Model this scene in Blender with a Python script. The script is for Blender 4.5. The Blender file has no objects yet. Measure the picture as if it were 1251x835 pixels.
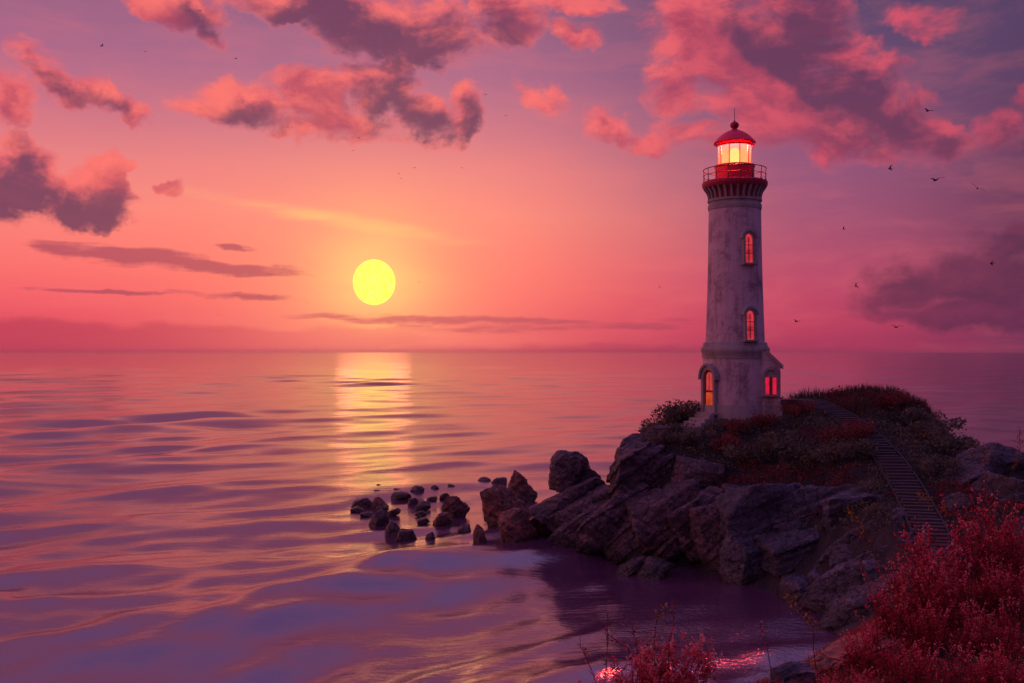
import bpy, bmesh, math, random
import numpy as np
from mathutils import Vector, Matrix

S = bpy.context.scene
COL = S.collection
R = math.radians
H = 9.9                      # eye height above the water
F = 1176.0                   # focal length in pixels of the 1251 px photograph
CX, CY = 625.5, 430.0        # column of the view axis, row of the horizon


def at(px, py, Y):
    """world point that stands Y metres into the scene"""
    return Vector(((px - CX) * Y / F, Y, H - (py - CY) * Y / F))


def lin(r, g, b):
    f = lambda c: (c / 255 / 12.92) if c <= 10 else ((c / 255 + .055) / 1.055) ** 2.4
    return (f(r), f(g), f(b), 1.0)


# ---------------------------------------------------------------- numpy noise
_rng = np.random.RandomState(7)
_perm = _rng.permutation(256)
_perm = np.concatenate([_perm, _perm, _perm])
_g = _rng.normal(size=(256, 3))
_g /= np.linalg.norm(_g, axis=1)[:, None]


def perlin(p):
    p = np.asarray(p, float)
    i = np.floor(p).astype(int)
    f = p - i
    u = f * f * f * (f * (f * 6 - 15) + 10)
    i &= 255
    out = 0
    for dx in (0, 1):
        wx = u[:, 0] if dx else 1 - u[:, 0]
        for dy in (0, 1):
            wy = u[:, 1] if dy else 1 - u[:, 1]
            for dz in (0, 1):
                wz = u[:, 2] if dz else 1 - u[:, 2]
                h = _perm[_perm[_perm[(i[:, 0] + dx) & 255] + ((i[:, 1] + dy) & 255)] + ((i[:, 2] + dz) & 255)]
                g = _g[h]
                d = g[:, 0] * (f[:, 0] - dx) + g[:, 1] * (f[:, 1] - dy) + g[:, 2] * (f[:, 2] - dz)
                out = out + wx * wy * wz * d
    return out


def fbm(p, octv=5, rough=.5, ridged=False):
    p = np.asarray(p, float)
    a, s, out = 1.0, 1.0, np.zeros(len(p))
    for k in range(octv):
        n = perlin(p * s + 17.3 * k)
        out += a * ((.35 - np.abs(n)) * 1.6 if ridged else n)
        a *= rough
        s *= 2.03
    return out


# ---------------------------------------------------------------- object helpers
def tag(o, label=None, cat=None, group=None, kind=None):
    if label: o['label'] = label
    if cat: o['category'] = cat
    if group: o['group'] = group
    if kind: o['kind'] = kind
    return o


def empty(name, loc=(0, 0, 0), rz=0.0):
    o = bpy.data.objects.new(name, None)
    o.empty_display_size = .3
    o.location = loc
    o.rotation_euler = (0, 0, rz)
    COL.objects.link(o)
    return o


def mesh_np(name, V, Fc, mat=None, parent=None, smooth=True, tint=None, sharp=None):
    me = bpy.data.meshes.new(name)
    V = np.asarray(V, np.float32)
    Fc = np.asarray(Fc, np.int32)
    me.vertices.add(len(V))
    me.vertices.foreach_set('co', V.ravel())
    nf, k = Fc.shape
    me.loops.add(nf * k)
    me.loops.foreach_set('vertex_index', Fc.ravel())
    me.polygons.add(nf)
    me.polygons.foreach_set('loop_start', np.arange(0, nf * k, k, dtype=np.int32))
    me.polygons.foreach_set('loop_total', np.full(nf, k, np.int32))
    me.polygons.foreach_set('use_smooth', np.full(nf, smooth, bool))
    if tint is not None:
        a = me.attributes.new('tint', 'FLOAT', 'FACE')
        a.data.foreach_set('value', np.asarray(tint, np.float32))
    me.update(calc_edges=True)
    me.validate()
    if sharp:
        me.set_sharp_from_angle(angle=R(sharp))
    if mat: me.materials.append(mat)
    o = bpy.data.objects.new(name, me)
    COL.objects.link(o)
    if parent: o.parent = parent
    return o


def obj(name, bm, mat, parent=None, smooth=40):
    me = bpy.data.meshes.new(name)
    bmesh.ops.recalc_face_normals(bm, faces=bm.faces)
    for f in bm.faces: f.smooth = bool(smooth)
    bm.to_mesh(me)
    bm.free()
    if smooth: me.set_sharp_from_angle(angle=R(smooth))
    me.materials.append(mat)
    o = bpy.data.objects.new(name, me)
    COL.objects.link(o)
    if parent: o.parent = parent
    return o


def lathe(bm, prof, n=64, a0=0.0, a1=2 * math.pi, close=True):
    full = abs(a1 - a0 - 2 * math.pi) < 1e-6
    rings = []
    m = n if full else n + 1
    for r, z in prof:
        if r < 1e-5:
            rings.append([bm.verts.new((0, 0, z))])
        else:
            rings.append([bm.verts.new((r * math.sin(a0 + (a1 - a0) * k / n), -r * math.cos(a0 + (a1 - a0) * k / n), z)) for k in range(m)])
    for A, B in zip(rings, rings[1:]):
        for k in range(n):
            k2 = (k + 1) % m
            if len(A) == 1 and len(B) == 1: continue
            if len(A) == 1: bm.faces.new((A[0], B[k], B[k2]))
            elif len(B) == 1: bm.faces.new((A[k], A[k2], B[0]))
            else: bm.faces.new((A[k], A[k2], B[k2], B[k]))
    return bm


def box(bm, c, s, mat4=None, bevel=0.0):
    r = bmesh.ops.create_cube(bm, size=1.0)
    vs = r['verts']
    bmesh.ops.scale(bm, vec=s, verts=vs)
    bmesh.ops.translate(bm, vec=c, verts=vs)
    if bevel > 0:
        es = list({e for v in vs for e in v.link_edges})
        rb = bmesh.ops.bevel(bm, geom=es, offset=bevel, segments=1, affect='EDGES')
        vs = list({v for v in rb['verts']} | {v for v in vs if v.is_valid})
    if mat4 is not None:
        bmesh.ops.transform(bm, matrix=mat4, verts=[v for v in vs if v.is_valid])
    return bm


def tube(bm, pts, rads, n=6, cap=True):
    pts = [Vector(p) for p in pts]
    if not hasattr(rads, '__len__'): rads = [rads] * len(pts)
    rings = []
    for i, p in enumerate(pts):
        d = (pts[min(i + 1, len(pts) - 1)] - pts[max(i - 1, 0)]).normalized()
        a = d.cross(Vector((0, 0, 1)))
        if a.length < 1e-3: a = d.cross(Vector((0, 1, 0)))
        a.normalize()
        b = d.cross(a)
        rings.append([bm.verts.new(p + rads[i] * (math.cos(2 * math.pi * k / n) * a + math.sin(2 * math.pi * k / n) * b)) for k in range(n)])
    for A, B in zip(rings, rings[1:]):
        for k in range(n):
            bm.faces.new((A[k], A[(k + 1) % n], B[(k + 1) % n], B[k]))
    if cap:
        bm.faces.new(rings[0]); bm.faces.new(rings[-1][::-1])
    return bm


def torus(bm, rad, z, r, n=72, m=8):
    rings = []
    for k in range(n):
        a = 2 * math.pi * k / n
        rings.append([bm.verts.new(((rad + r * math.cos(2 * math.pi * j / m)) * math.sin(a), -(rad + r * math.cos(2 * math.pi * j / m)) * math.cos(a), z + r * math.sin(2 * math.pi * j / m))) for j in range(m)])
    for k in range(n):
        A, B = rings[k], rings[(k + 1) % n]
        for j in range(m):
            bm.faces.new((A[j], A[(j + 1) % m], B[(j + 1) % m], B[j]))
    return bm


# ---------------------------------------------------------------- node helpers
class NT:
    def __init__(s, tree): s.t = tree; tree.nodes.clear()
    def n(s, typ, ins=None, **props):
        nd = s.t.nodes.new(typ)
        for k, v in props.items(): setattr(nd, k, v)
        for k, v in (ins or {}).items(): s.set(nd.inputs[k], v)
        return nd
    def set(s, sock, v):
        if isinstance(v, bpy.types.NodeSocket): s.t.links.new(v, sock)
        elif v is not None: sock.default_value = v
    def m(s, op, a, b=None, c=None, clamp=False):
        nd = s.t.nodes.new('ShaderNodeMath'); nd.operation = op; nd.use_clamp = clamp
        s.set(nd.inputs[0], a)
        if b is not None: s.set(nd.inputs[1], b)
        if c is not None: s.set(nd.inputs[2], c)
        return nd.outputs[0]
    def v(s, op, a, b=None, c=None, scale=None):
        nd = s.t.nodes.new('ShaderNodeVectorMath'); nd.operation = op
        s.set(nd.inputs[0], a)
        if b is not None: s.set(nd.inputs[1], b)
        if c is not None: s.set(nd.inputs[2], c)
        if scale is not None: s.set(nd.inputs['Scale'], scale)
        return nd.outputs['Value'] if op in ('LENGTH', 'DOT_PRODUCT', 'DISTANCE') else nd.outputs[0]
    def smooth(s, x, lo, hi, a=0.0, b=1.0):
        nd = s.t.nodes.new('ShaderNodeMapRange'); nd.interpolation_type = 'SMOOTHSTEP'
        s.set(nd.inputs['Value'], x)
        for k, val in (('From Min', lo), ('From Max', hi), ('To Min', a), ('To Max', b)): s.set(nd.inputs[k], val)
        return nd.outputs[0]
    def mix(s, f, a, b, blend='MIX'):
        nd = s.t.nodes.new('ShaderNodeMix'); nd.data_type = 'RGBA'; nd.blend_type = blend
        s.set(nd.inputs[0], f); s.set(nd.inputs[6], a); s.set(nd.inputs[7], b)
        return nd.outputs[2]
    def ramp(s, f, stops, interp='LINEAR'):
        nd = s.t.nodes.new('ShaderNodeValToRGB'); cr = nd.color_ramp; cr.interpolation = interp
        while len(cr.elements) > 1: cr.elements.remove(cr.elements[-1])
        cr.elements[0].position = stops[0][0]; cr.elements[0].color = stops[0][1]
        for p, c in stops[1:]:
            e = cr.elements.new(p); e.color = c
        s.set(nd.inputs[0], f)
        return nd.outputs[0]
    def noise(s, vec, scale, detail=4, rough=.55, lac=2.0, dist=0.0):
        nd = s.t.nodes.new('ShaderNodeTexNoise')
        s.set(nd.inputs['Vector'], vec)
        for k, v in (('Scale', scale), ('Detail', detail), ('Roughness', rough), ('Lacunarity', lac), ('Distortion', dist)): s.set(nd.inputs[k], v)
        return nd.outputs[0]
    def noisec(s, vec, scale, detail=3, rough=.5):
        nd = s.t.nodes.new('ShaderNodeTexNoise')
        s.set(nd.inputs['Vector'], vec)
        for k, v in (('Scale', scale), ('Detail', detail), ('Roughness', rough)): s.set(nd.inputs[k], v)
        return nd.outputs['Color']
    def bump(s, h, strength=1.0, dist=.02, normal=None):
        nd = s.t.nodes.new('ShaderNodeBump')
        s.set(nd.inputs['Height'], h); nd.inputs['Strength'].default_value = strength; nd.inputs['Distance'].default_value = dist
        if normal is not None: s.set(nd.inputs['Normal'], normal)
        return nd.outputs[0]
    def bsdf(s, **ins):
        nd = s.t.nodes.new('ShaderNodeBsdfPrincipled')
        for k, v in ins.items(): s.set(nd.inputs[k.replace('_', ' ')], v)
        return nd
    def out(s, surf):
        o = s.t.nodes.new('ShaderNodeOutputMaterial')
        s.t.links.new(surf, o.inputs['Surface'])
        return o


def material(name):
    m = bpy.data.materials.new(name); m.use_nodes = True
    return m, NT(m.node_tree)
SUN_E = .011
LAMP_W = 17000
HAZE_D = .00004
# ---------------------------------------------------------------- camera and colour management
cam = bpy.data.cameras.new('camera')
cam.sensor_width = 36.0
cam.lens = 36.0 * F / 1251.0
cam.clip_start = .1
cam.clip_end = 40000
camo = bpy.data.objects.new('camera', cam)
camo.location = (0, 0, H)
camo.rotation_euler = (R(90) + math.atan(12.5 / F), 0, 0)
COL.objects.link(camo)
S.camera = camo
S.view_settings.view_transform = 'Standard'
S.view_settings.look = 'None'
S.view_settings.exposure = 0
S.view_settings.gamma = 1
S.cycles.max_bounces = 5
S.cycles.diffuse_bounces = 2
S.cycles.glossy_bounces = 3
S.cycles.transmission_bounces = 2
S.cycles.volume_bounces = 0
S.cycles.transparent_max_bounces = 8

SUN_AZ = math.atan((457 - CX) / F)
SUN_EL = math.atan((CY - 345) / F * math.cos(SUN_AZ))
SUN_DIR = Vector((math.sin(SUN_AZ) * math.cos(SUN_EL), math.cos(SUN_AZ) * math.cos(SUN_EL), math.sin(SUN_EL)))

# ---------------------------------------------------------------- sky
def build_sky():
    w = bpy.data.worlds.new('World'); S.world = w; w.use_nodes = True
    t = NT(w.node_tree)
    D = t.n('ShaderNodeTexCoord').outputs['Generated']
    sx = t.n('ShaderNodeSeparateXYZ', {0: D})
    x, y, z = sx.outputs
    deg = 57.29578
    az = t.m('MULTIPLY', t.m('ARCTAN2', x, y), deg)
    el = t.m('MULTIPLY', t.m('ARCSINE', z), deg)
    P = t.n('ShaderNodeCombineXYZ', {0: az, 1: el, 2: 0.0}).outputs[0]
    sd = t.v('DOT_PRODUCT', D, tuple(SUN_DIR))
    sang = t.m('MULTIPLY', t.m('ARCCOSINE', t.m('MINIMUM', sd, 1.0)), deg)
    e = t.m('DIVIDE', el, 60.0, clamp=True)
    def stops(L): return [(a / 60.0, lin(*c)) for a, c in L]
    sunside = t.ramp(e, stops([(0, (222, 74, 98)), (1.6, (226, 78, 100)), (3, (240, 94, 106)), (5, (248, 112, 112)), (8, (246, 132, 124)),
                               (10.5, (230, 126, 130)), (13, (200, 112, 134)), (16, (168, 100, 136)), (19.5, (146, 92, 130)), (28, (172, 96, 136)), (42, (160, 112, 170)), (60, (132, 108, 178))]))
    right = t.ramp(e, stops([(0, (166, 56, 92)), (1.5, (186, 62, 96)), (4, (184, 70, 106)), (7, (164, 78, 114)), (10, (146, 80, 120)), (14, (118, 76, 116)),
                             (19.5, (76, 64, 104)), (25, (120, 94, 150)), (42, (146, 116, 182)), (60, (126, 106, 176))]))
    far = t.ramp(e, stops([(0, (92, 46, 84)), (8, (86, 48, 82)), (14, (80, 54, 92)), (20, (76, 60, 100)), (30, (100, 74, 126)), (60, (118, 98, 164))]))
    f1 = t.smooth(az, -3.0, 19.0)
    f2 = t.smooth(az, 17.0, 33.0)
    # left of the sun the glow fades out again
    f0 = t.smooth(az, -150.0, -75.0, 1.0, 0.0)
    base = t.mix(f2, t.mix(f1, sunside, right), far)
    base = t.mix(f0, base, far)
    left_fill = t.m('MULTIPLY', t.smooth(az, -34.0, -62.0), t.smooth(az, -150.0, -100.0))
    base = t.mix(t.m('MULTIPLY', left_fill, t.smooth(el, 34.0, 12.0)), base, (1.15, .34, .24, 1))      # sky glow added left of the view to light the tower's left side
    # warm glow round the sun
    def gauss(sig, amp):
        q = t.m('DIVIDE', sang, sig)
        return t.m('MULTIPLY', t.m('POWER', 2.718, t.m('MULTIPLY', t.m('MULTIPLY', q, q), -1.0)), amp)
    lowf = t.smooth(el, 11.0, 0.0, .35, 1.0)
    base = t.mix(t.m('MULTIPLY', gauss(9.0, .62), lowf), base, lin(255, 156, 124))
    base = t.mix(gauss(4.2, .60), base, lin(255, 192, 122))
    base = t.mix(gauss(2.6, .55), base, (1.35, .70, .22, 1))
    # faint broad cirrus mottling
    Ps = t.v('MULTIPLY', P, (0.35, 1.5, 1.0))
    cir = t.noise(t.v('ADD', Ps, t.v('SCALE', t.noisec(P, .08), scale=5.0)), .45, 6, .6)
    base = t.mix(t.smooth(cir, .40, .72, 0, .40), base, t.mix(.35, base, lin(250, 118, 120)))

    # ---- clouds
    def cen(px, py):
        a = math.atan((px - CX) / F)
        return math.degrees(a), math.degrees(math.atan((CY - py) / F * math.cos(a)))
    def field(L, Pw):
        acc = None
        for q in L:
            px, py, hw, hh, rot, st = (list(q) + [0, 1])[:6] if len(q) < 6 else q
            a, b = cen(px, py)
            k = math.cos(math.radians(a)) ** 2
            src = Pw if acc is None else t.v('MULTIPLY_ADD', acc, (1e-7, 1e-7, 0), Pw)   # keeps the shader's stack short
            mp = t.n('ShaderNodeMapping', {'Vector': src, 'Location': (a, b, 0), 'Rotation': (0, 0, R(rot)), 'Scale': (hw * .0487 * k, hh * .0487 * k, 1)}, vector_type='TEXTURE')
            ln = t.v('LENGTH', mp.outputs[0])
            s_ = t.m('MULTIPLY_ADD', ln, -st, st)
            acc = s_ if acc is None else t.m('MAXIMUM', acc, s_)
        return t.m('MAXIMUM', acc, 0.0)
    warp = t.v('SUBTRACT', t.noisec(P, .33, 4, .6), (.5, .5, .5))
    Pw = t.v('ADD', P, t.v('MULTIPLY', warp, (4.2, 3.2, 0)))
    Pn = t.v('MULTIPLY', P, (.68, 1.16, 1))
    nz = t.noise(Pn, .30, 9, .585, 2.2, .35)
    off = t.v('ADD', Pn, (-.35, .95, 0))
    nz2 = t.noise(off, .30, 6, .585, 2.2, .35)
    lit = t.smooth(t.m('SUBTRACT', nz, nz2), -.16, .20)

    cumul = [(300, 128, 100, 34, 0, .95), (385, 112, 80, 42, 0, 1), (455, 108, 66, 44, 0, 1), (515, 140, 70, 36, -18, 1), (566, 138, 34, 46, -10, .95), (410, 150, 160, 26, -3, .7),
             (12, 225, 78, 76, 0, 1.4), (98, 246, 80, 48, -4, 1.4), (118, 212, 48, 40, 25, 1.1),
             (14, 122, 56, 54, 0, 1), (86, 96, 100, 28, -26, .9), (150, 132, 60, 20, -14, .8), (40, 60, 70, 26, -20, .7),
             (215, 10, 90, 34, -12, 1), (380, 0, 150, 34, 0, 1), (480, 34, 140, 54, -4, 1), (250, 40, 40, 30, -20, .8), (625, 22, 60, 46, -30, .8),
             (850, 40, 95, 62, -15, .95), (950, 84, 130, 96, -32, 1.1), (1060, 124, 140, 72, -34, 1.05), (824, 108, 52, 40, -20, .85), (1148, 170, 70, 34, -35, .9), (985, 14, 90, 60, -20, 1), (1035, 180, 90, 36, -10, .8),
             (650, 112, 56, 20, -18, .72), (748, 152, 52, 26, -22, .76), (788, 172, 40, 16, -10, .7), (704, 44, 44, 20, -20, .7), (700, 4, 80, 16, 0, .9),
             (1226, 165, 48, 40, -15, .85), (1252, 125, 30, 30, 0, .8), (1110, 24, 80, 26, -8, .62),
             (206, 230, 24, 12, 0, .9), (880, 170, 130, 30, -8, .55)]
    dark = [(520, 145, 110, 60, -15, 1.5), (300, 146, 90, 30, 0, .7), (40, 262, 170, 64, 0, 1.5), (10, 205, 60, 60, 0, 1.2), (95, 90, 130, 36, -28, 1.0), (430, 26, 260, 80, -4, 2.3), (250, 30, 70, 50, -20, .5),
            (1020, 70, 260, 74, -36, 2.1), (1060, 120, 150, 110, -40, .8), (1150, 130, 90, 50, -40, .9), (1240, 180, 90, 60, 0, .55)]
    C = field(cumul, Pw)
    Dk = field(dark, Pw)
    dens = t.m('ADD', t.m('MULTIPLY', C, 1.7), t.m('MULTIPLY', t.m('SUBTRACT', nz, .47), 2.9))
    dens = t.m('MULTIPLY', dens, t.smooth(C, 0.0, .2))
    alpha = t.smooth(dens, .0, t.m('MULTIPLY_ADD', lit, -.35, 1.20))
    C2 = field(cumul, t.v('ADD', Pw, (-.45, .9, 0)))
    dens2 = t.m('ADD', t.m('MULTIPLY', C2, 1.7), t.m('MULTIPLY', t.m('SUBTRACT', nz2, .52), 3.0))
    core = t.m('MULTIPLY', t.smooth(dens2, -.15, 1.15), t.smooth(dens, .1, .8))
    edge = t.mix(f2, t.mix(f1, lin(250, 114, 110), lin(222, 84, 106)), lin(176, 70, 98))
    body = t.mix(f2, t.mix(f1, lin(196, 70, 98), lin(182, 64, 96)), lin(140, 56, 90))
    darkc = t.mix(f1, lin(104, 52, 92), lin(100, 50, 88))
    body = t.mix(t.smooth(Dk, .0, .6), body, darkc)
    fringe = t.mix(f2, t.mix(f1, lin(226, 92, 108), lin(206, 82, 108)), lin(150, 62, 94))
    cc = t.mix(core, t.mix(lit, fringe, edge), body)
    cc = t.mix(t.m('MULTIPLY', lit, t.m('MULTIPLY_ADD', t.smooth(Dk, 0, .8), -.50, .54)), cc, edge)
    cc = t.mix(t.m('MULTIPLY', t.m('SUBTRACT', 1.0, lit), t.m('MULTIPLY', core, .35)), cc, darkc)
    sky = t.mix(t.m('MULTIPLY', alpha, .94), base, cc)

    # ---- long streaks and the low banks on the horizon
    Pl = t.v('ADD', P, t.v('MULTIPLY', warp, (5.0, .9, 0)))
    nst = t.noise(t.v('MULTIPLY', P, (.16, 1.5, 1)), 1.0, 8, .6, 2.1, .3)
    streak = [(165, 314, 150, 20, -4, 1), (270, 326, 130, 12, -3, .95), (130, 358, 130, 5, -1, .7), (300, 362, 110, 7, -2, .7), (290, 302, 40, 8, -4, .7),
              (560, 391, 330, 9, -1, .6), (650, 400, 330, 12, 1, .5)]
    St = field(streak, Pl)
    sa = t.smooth(t.m('ADD', t.m('MULTIPLY', St, 1.3), t.m('MULTIPLY', t.m('SUBTRACT', nst, .5), 2.0)), .12, .75)
    sa = t.m('MULTIPLY', sa, t.smooth(St, 0, .2))
    sky = t.mix(t.m('MULTIPLY', sa, .8), sky, t.mix(f1, lin(164, 66, 96), lin(160, 56, 92)))
    bank = [(30, 418, 420, 42, -1, 1), (250, 418, 260, 30, -2, .9), (440, 412, 110, 20, 0, .9), (800, 430, 700, 16, 0, .55)]
    Bk = field(bank, t.v('ADD', P, t.v('MULTIPLY', warp, (3.0, 1.0, 0))))
    ba = t.smooth(t.m('ADD', Bk, t.m('MULTIPLY', t.m('SUBTRACT', nst, .5), .5)), .08, .42)
    ba = t.m('MULTIPLY', ba, t.m('SUBTRACT', 1.0, gauss(8.0, .75)))
    sky = t.mix(t.m('MULTIPLY', ba, .82), sky, t.mix(f1, lin(188, 60, 88), lin(172, 56, 92)))
    rb = [(1200, 345, 150, 62, 0, 1.05), (1110, 350, 86, 54, 6, .9), (1260, 296, 90, 40, 0, .9), (1180, 385, 160, 30, -3, .9)]
    Rb = field(rb, Pw)
    ra = t.smooth(t.m('ADD', Rb, t.m('MULTIPLY', t.m('SUBTRACT', nz, .5), 1.2)), .06, .62)
    ra = t.m('MULTIPLY', ra, t.smooth(Rb, 0, .15))
    rc = t.mix(t.m('MULTIPLY', lit, .35), lin(82, 40, 76), lin(150, 58, 92))
    sky = t.mix(t.m('MULTIPLY', ra, .86), sky, rc)
    # bright thread of cirrus above the sun, gold rim under it
    thr = field([(410, 268, 250, 15, -8.5, 1), (330, 252, 150, 8, -8, .8), (455, 397, 44, 5, 0, 1.2), (400, 391, 40, 3, -3, .6)], t.v('ADD', P, t.v('MULTIPLY', warp, (2.0, .5, 0))))
    thr = t.m('MULTIPLY', thr, t.smooth(nst, .3, .62, .4, 1.0))
    sky = t.mix(t.m('MULTIPLY', t.smooth(thr, .05, .95), .75), sky, lin(255, 190, 122))
    azn = t.m('DIVIDE', t.m('SUBTRACT', az, math.degrees(SUN_AZ)), 11.0)
    melt = t.m('MULTIPLY', t.m('POWER', 2.718, t.m('MULTIPLY', t.m('MULTIPLY', azn, azn), -1.0)), t.smooth(el, 3.6, 0.0))
    sky = t.mix(t.m('MULTIPLY', melt, .55), sky, lin(255, 122, 116))
    # below the horizon (never seen past the sea)
    sky = t.mix(t.smooth(el, -.4, -3.0), sky, lin(70, 40, 70))
    # physical sky for the same sun, a faint share of the light
    ns = t.n('ShaderNodeTexSky', sky_type='NISHITA')
    ns.sun_disc = False
    ns.sun_elevation = SUN_EL
    ns.sun_rotation = SUN_AZ
    ns.air_density = 1.6; ns.dust_density = 3.0
    b1 = t.n('ShaderNodeBackground', {'Color': ns.outputs[0], 'Strength': .004})
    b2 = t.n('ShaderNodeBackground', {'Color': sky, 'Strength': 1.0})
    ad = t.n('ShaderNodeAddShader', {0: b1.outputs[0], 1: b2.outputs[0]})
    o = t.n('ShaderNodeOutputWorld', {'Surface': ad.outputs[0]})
    w.cycles.sampling_method = 'MANUAL'
    w.cycles.sample_map_resolution = 1024


build_sky()
sl = bpy.data.lights.new('sun_light', 'SUN')
sl.energy = SUN_E
sl.angle = R(4.4)
sl.color = (1.0, .27, .13)
slo = bpy.data.objects.new('sun_light', sl)
slo.rotation_euler = (-SUN_DIR).to_track_quat('-Z', 'Y').to_euler()
slo.location = (-40, 80, 60)
COL.objects.link(slo)

m, t = material('sun_surface')
tc = t.n('ShaderNodeTexCoord').outputs['Object']
nn = t.noise(tc, .012, 5, .6)
em = t.n('ShaderNodeEmission', {'Color': t.mix(t.smooth(nn, .4, .65), (1.0, .90, .10, 1), (1.0, .96, .18, 1)), 'Strength': 1.25})
t.out(em.outputs[0])
m.cycles.emission_sampling = 'NONE'
bm = bmesh.new()
SD = 16000
bmesh.ops.create_uvsphere(bm, u_segments=64, v_segments=32, radius=SD * 25.5 / F)
bmesh.ops.scale(bm, vec=(1, 1, 1.08), verts=bm.verts)
so = obj('sun', bm, m, smooth=180)
so.location = Vector((0, 0, H)) + SUN_DIR * SD
so.visible_shadow = False      # the sun's disc does not shade its own light
tag(so, 'large pale yellow setting sun low over the sea', 'sun')
# ---------------------------------------------------------------- materials of the place
def mat_water():
    m, t = material('sea_water')
    P = t.n('ShaderNodeNewGeometry').outputs['Position']
    rot = t.n('ShaderNodeMapping', {'Vector': P, 'Rotation': (0, 0, R(-42)), 'Scale': (.34, 1.25, 1)}).outputs[0]
    a = t.noise(rot, 1.3, 4, .55, 2.1, .6)
    b = t.noise(P, 6.5, 3, .6)
    patch = t.smooth(t.noise(t.n('ShaderNodeMapping', {'Vector': P, 'Rotation': (0, 0, R(-42)), 'Scale': (.05, .16, 1)}).outputs[0], 1.0, 3, .5), .38, .62, .3, 1.0)
    c = t.noise(t.n('ShaderNodeMapping', {'Vector': P, 'Rotation': (0, 0, R(-36)), 'Scale': (.55, 2.3, 1)}).outputs[0], 1.7, 3, .6, 2.1, .8)
    shore = t.smooth(t.v('DISTANCE', P, (6, 36, 0)), 14.0, 90.0, 1.0, .22)   # wind ripples, choppier by the shore
    hgt = t.m('MULTIPLY_ADD', t.m('MULTIPLY', b, t.m('MULTIPLY_ADD', patch, shore, t.smooth(t.v('DISTANCE', P, (8.6, 34.0, 0)), 1.0, 6.5, 3.6, 0.0))), .13, t.m('MULTIPLY', a, .30))
    hgt = t.m('MULTIPLY_ADD', t.m('MULTIPLY', c, shore), .20, hgt)
    nm = t.bump(hgt, .36, .20)
    b = t.bsdf(Base_Color=(.11, .036, .092, 1), Roughness=.10, IOR=3.1, Normal=nm)
    t.out(b.outputs[0])
    return m


def build_sea():
    nr, na = 900, 900
    r = 16 * (14000 / 16) ** ((np.arange(nr) / (nr - 1)) ** 1.0)
    # finer rings in the near water
    a = np.radians(np.linspace(-66, 66, na))
    RR, AA = np.meshgrid(r, a, indexing='ij')
    X, Y = RR * np.sin(AA), RR * np.cos(AA)
    Z = np.zeros_like(X)
    rng = np.random.RandomState(3)
    sp = np.maximum(RR * (r[1] / r[0] - 1), RR * (a[1] - a[0]))
    dX, dY = np.zeros_like(X), np.zeros_like(X)
    for k in range(44):
        lam = 3.2 * (30 / 3.2) ** rng.rand()
        th = np.radians(132 + rng.normal() * 21)           # crests run away to the right
        kx, ky = np.cos(th) * 2 * np.pi / lam, np.sin(th) * 2 * np.pi / lam
        amp = .0084 * lam ** .92 * (.6 + .8 * rng.rand())
        fade = np.clip((lam / sp - 3.0) / 5.0, 0, 1)
        ph = rng.rand() * 6.283
        arg = kx * X + ky * Y + ph
        Z += amp * fade * np.sin(arg)
        q = .85 * amp * fade * np.cos(arg)
        dX += q * np.cos(th); dY += q * np.sin(th)
    for k in range(34):
        lam = 1.1 * (3.4 / 1.1) ** rng.rand()
        th = np.radians(128 + rng.normal() * 26)
        kx, ky = np.cos(th) * 2 * np.pi / lam, np.sin(th) * 2 * np.pi / lam
        Z += .0072 * lam * np.clip((lam / sp - 3.0) / 5.0, 0, 1) * np.sin(kx * X + ky * Y + rng.rand() * 6.283)
    # long modulation, so that the swell comes in groups and leaves slicks between
    mod = np.clip(.85 + 1.2 * perlin(np.stack([X.ravel() * .021, Y.ravel() * .013, np.zeros(X.size) + .5], 1)).reshape(X.shape), .5, 1.6)
    mod = mod * (.42 + .58 * np.exp(-np.maximum(RR - 45, 0) / 60))
    Z *= mod; X += dX * mod; Y += dY * mod
    # the water calms in the lee of the headland
    lee = np.clip(1 - np.exp(-(((X - 9) / 9) ** 2 + ((Y - 38) / 9) ** 2)), .5, 1)
    lee = np.minimum(lee, 1 - .55 * np.exp(-(((X + 4) / 8) ** 2 + ((Y - 57) / 9) ** 2)))
    Z *= lee
    idx = np.arange(nr * na).reshape(nr, na)
    Fq = np.stack([idx[:-1, :-1], idx[1:, :-1], idx[1:, 1:], idx[:-1, 1:]], -1).reshape(-1, 4)[:, ::-1]
    V = np.stack([X, Y, Z], -1).reshape(-1, 3)
    o = mesh_np('sea', V, Fq, mat_water())
    tag(o, 'rippled pink and violet sea reaching to the horizon', kind='structure')
    # seabed, so the water has a bottom from any side
    m, t = material('seabed_sand')
    P = t.n('ShaderNodeNewGeometry').outputs['Position']
    b = t.bsdf(Base_Color=t.mix(t.noise(P, .4), (.03, .025, .03, 1), (.07, .055, .055, 1)), Roughness=.9)
    t.out(b.outputs[0])
    bm = bmesh.new()
    box(bm, (0, 7000, -6), (30000, 16000, .5))
    tag(obj('seabed', bm, m, smooth=0), 'seabed under the water', kind='structure')


build_sea()
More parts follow.
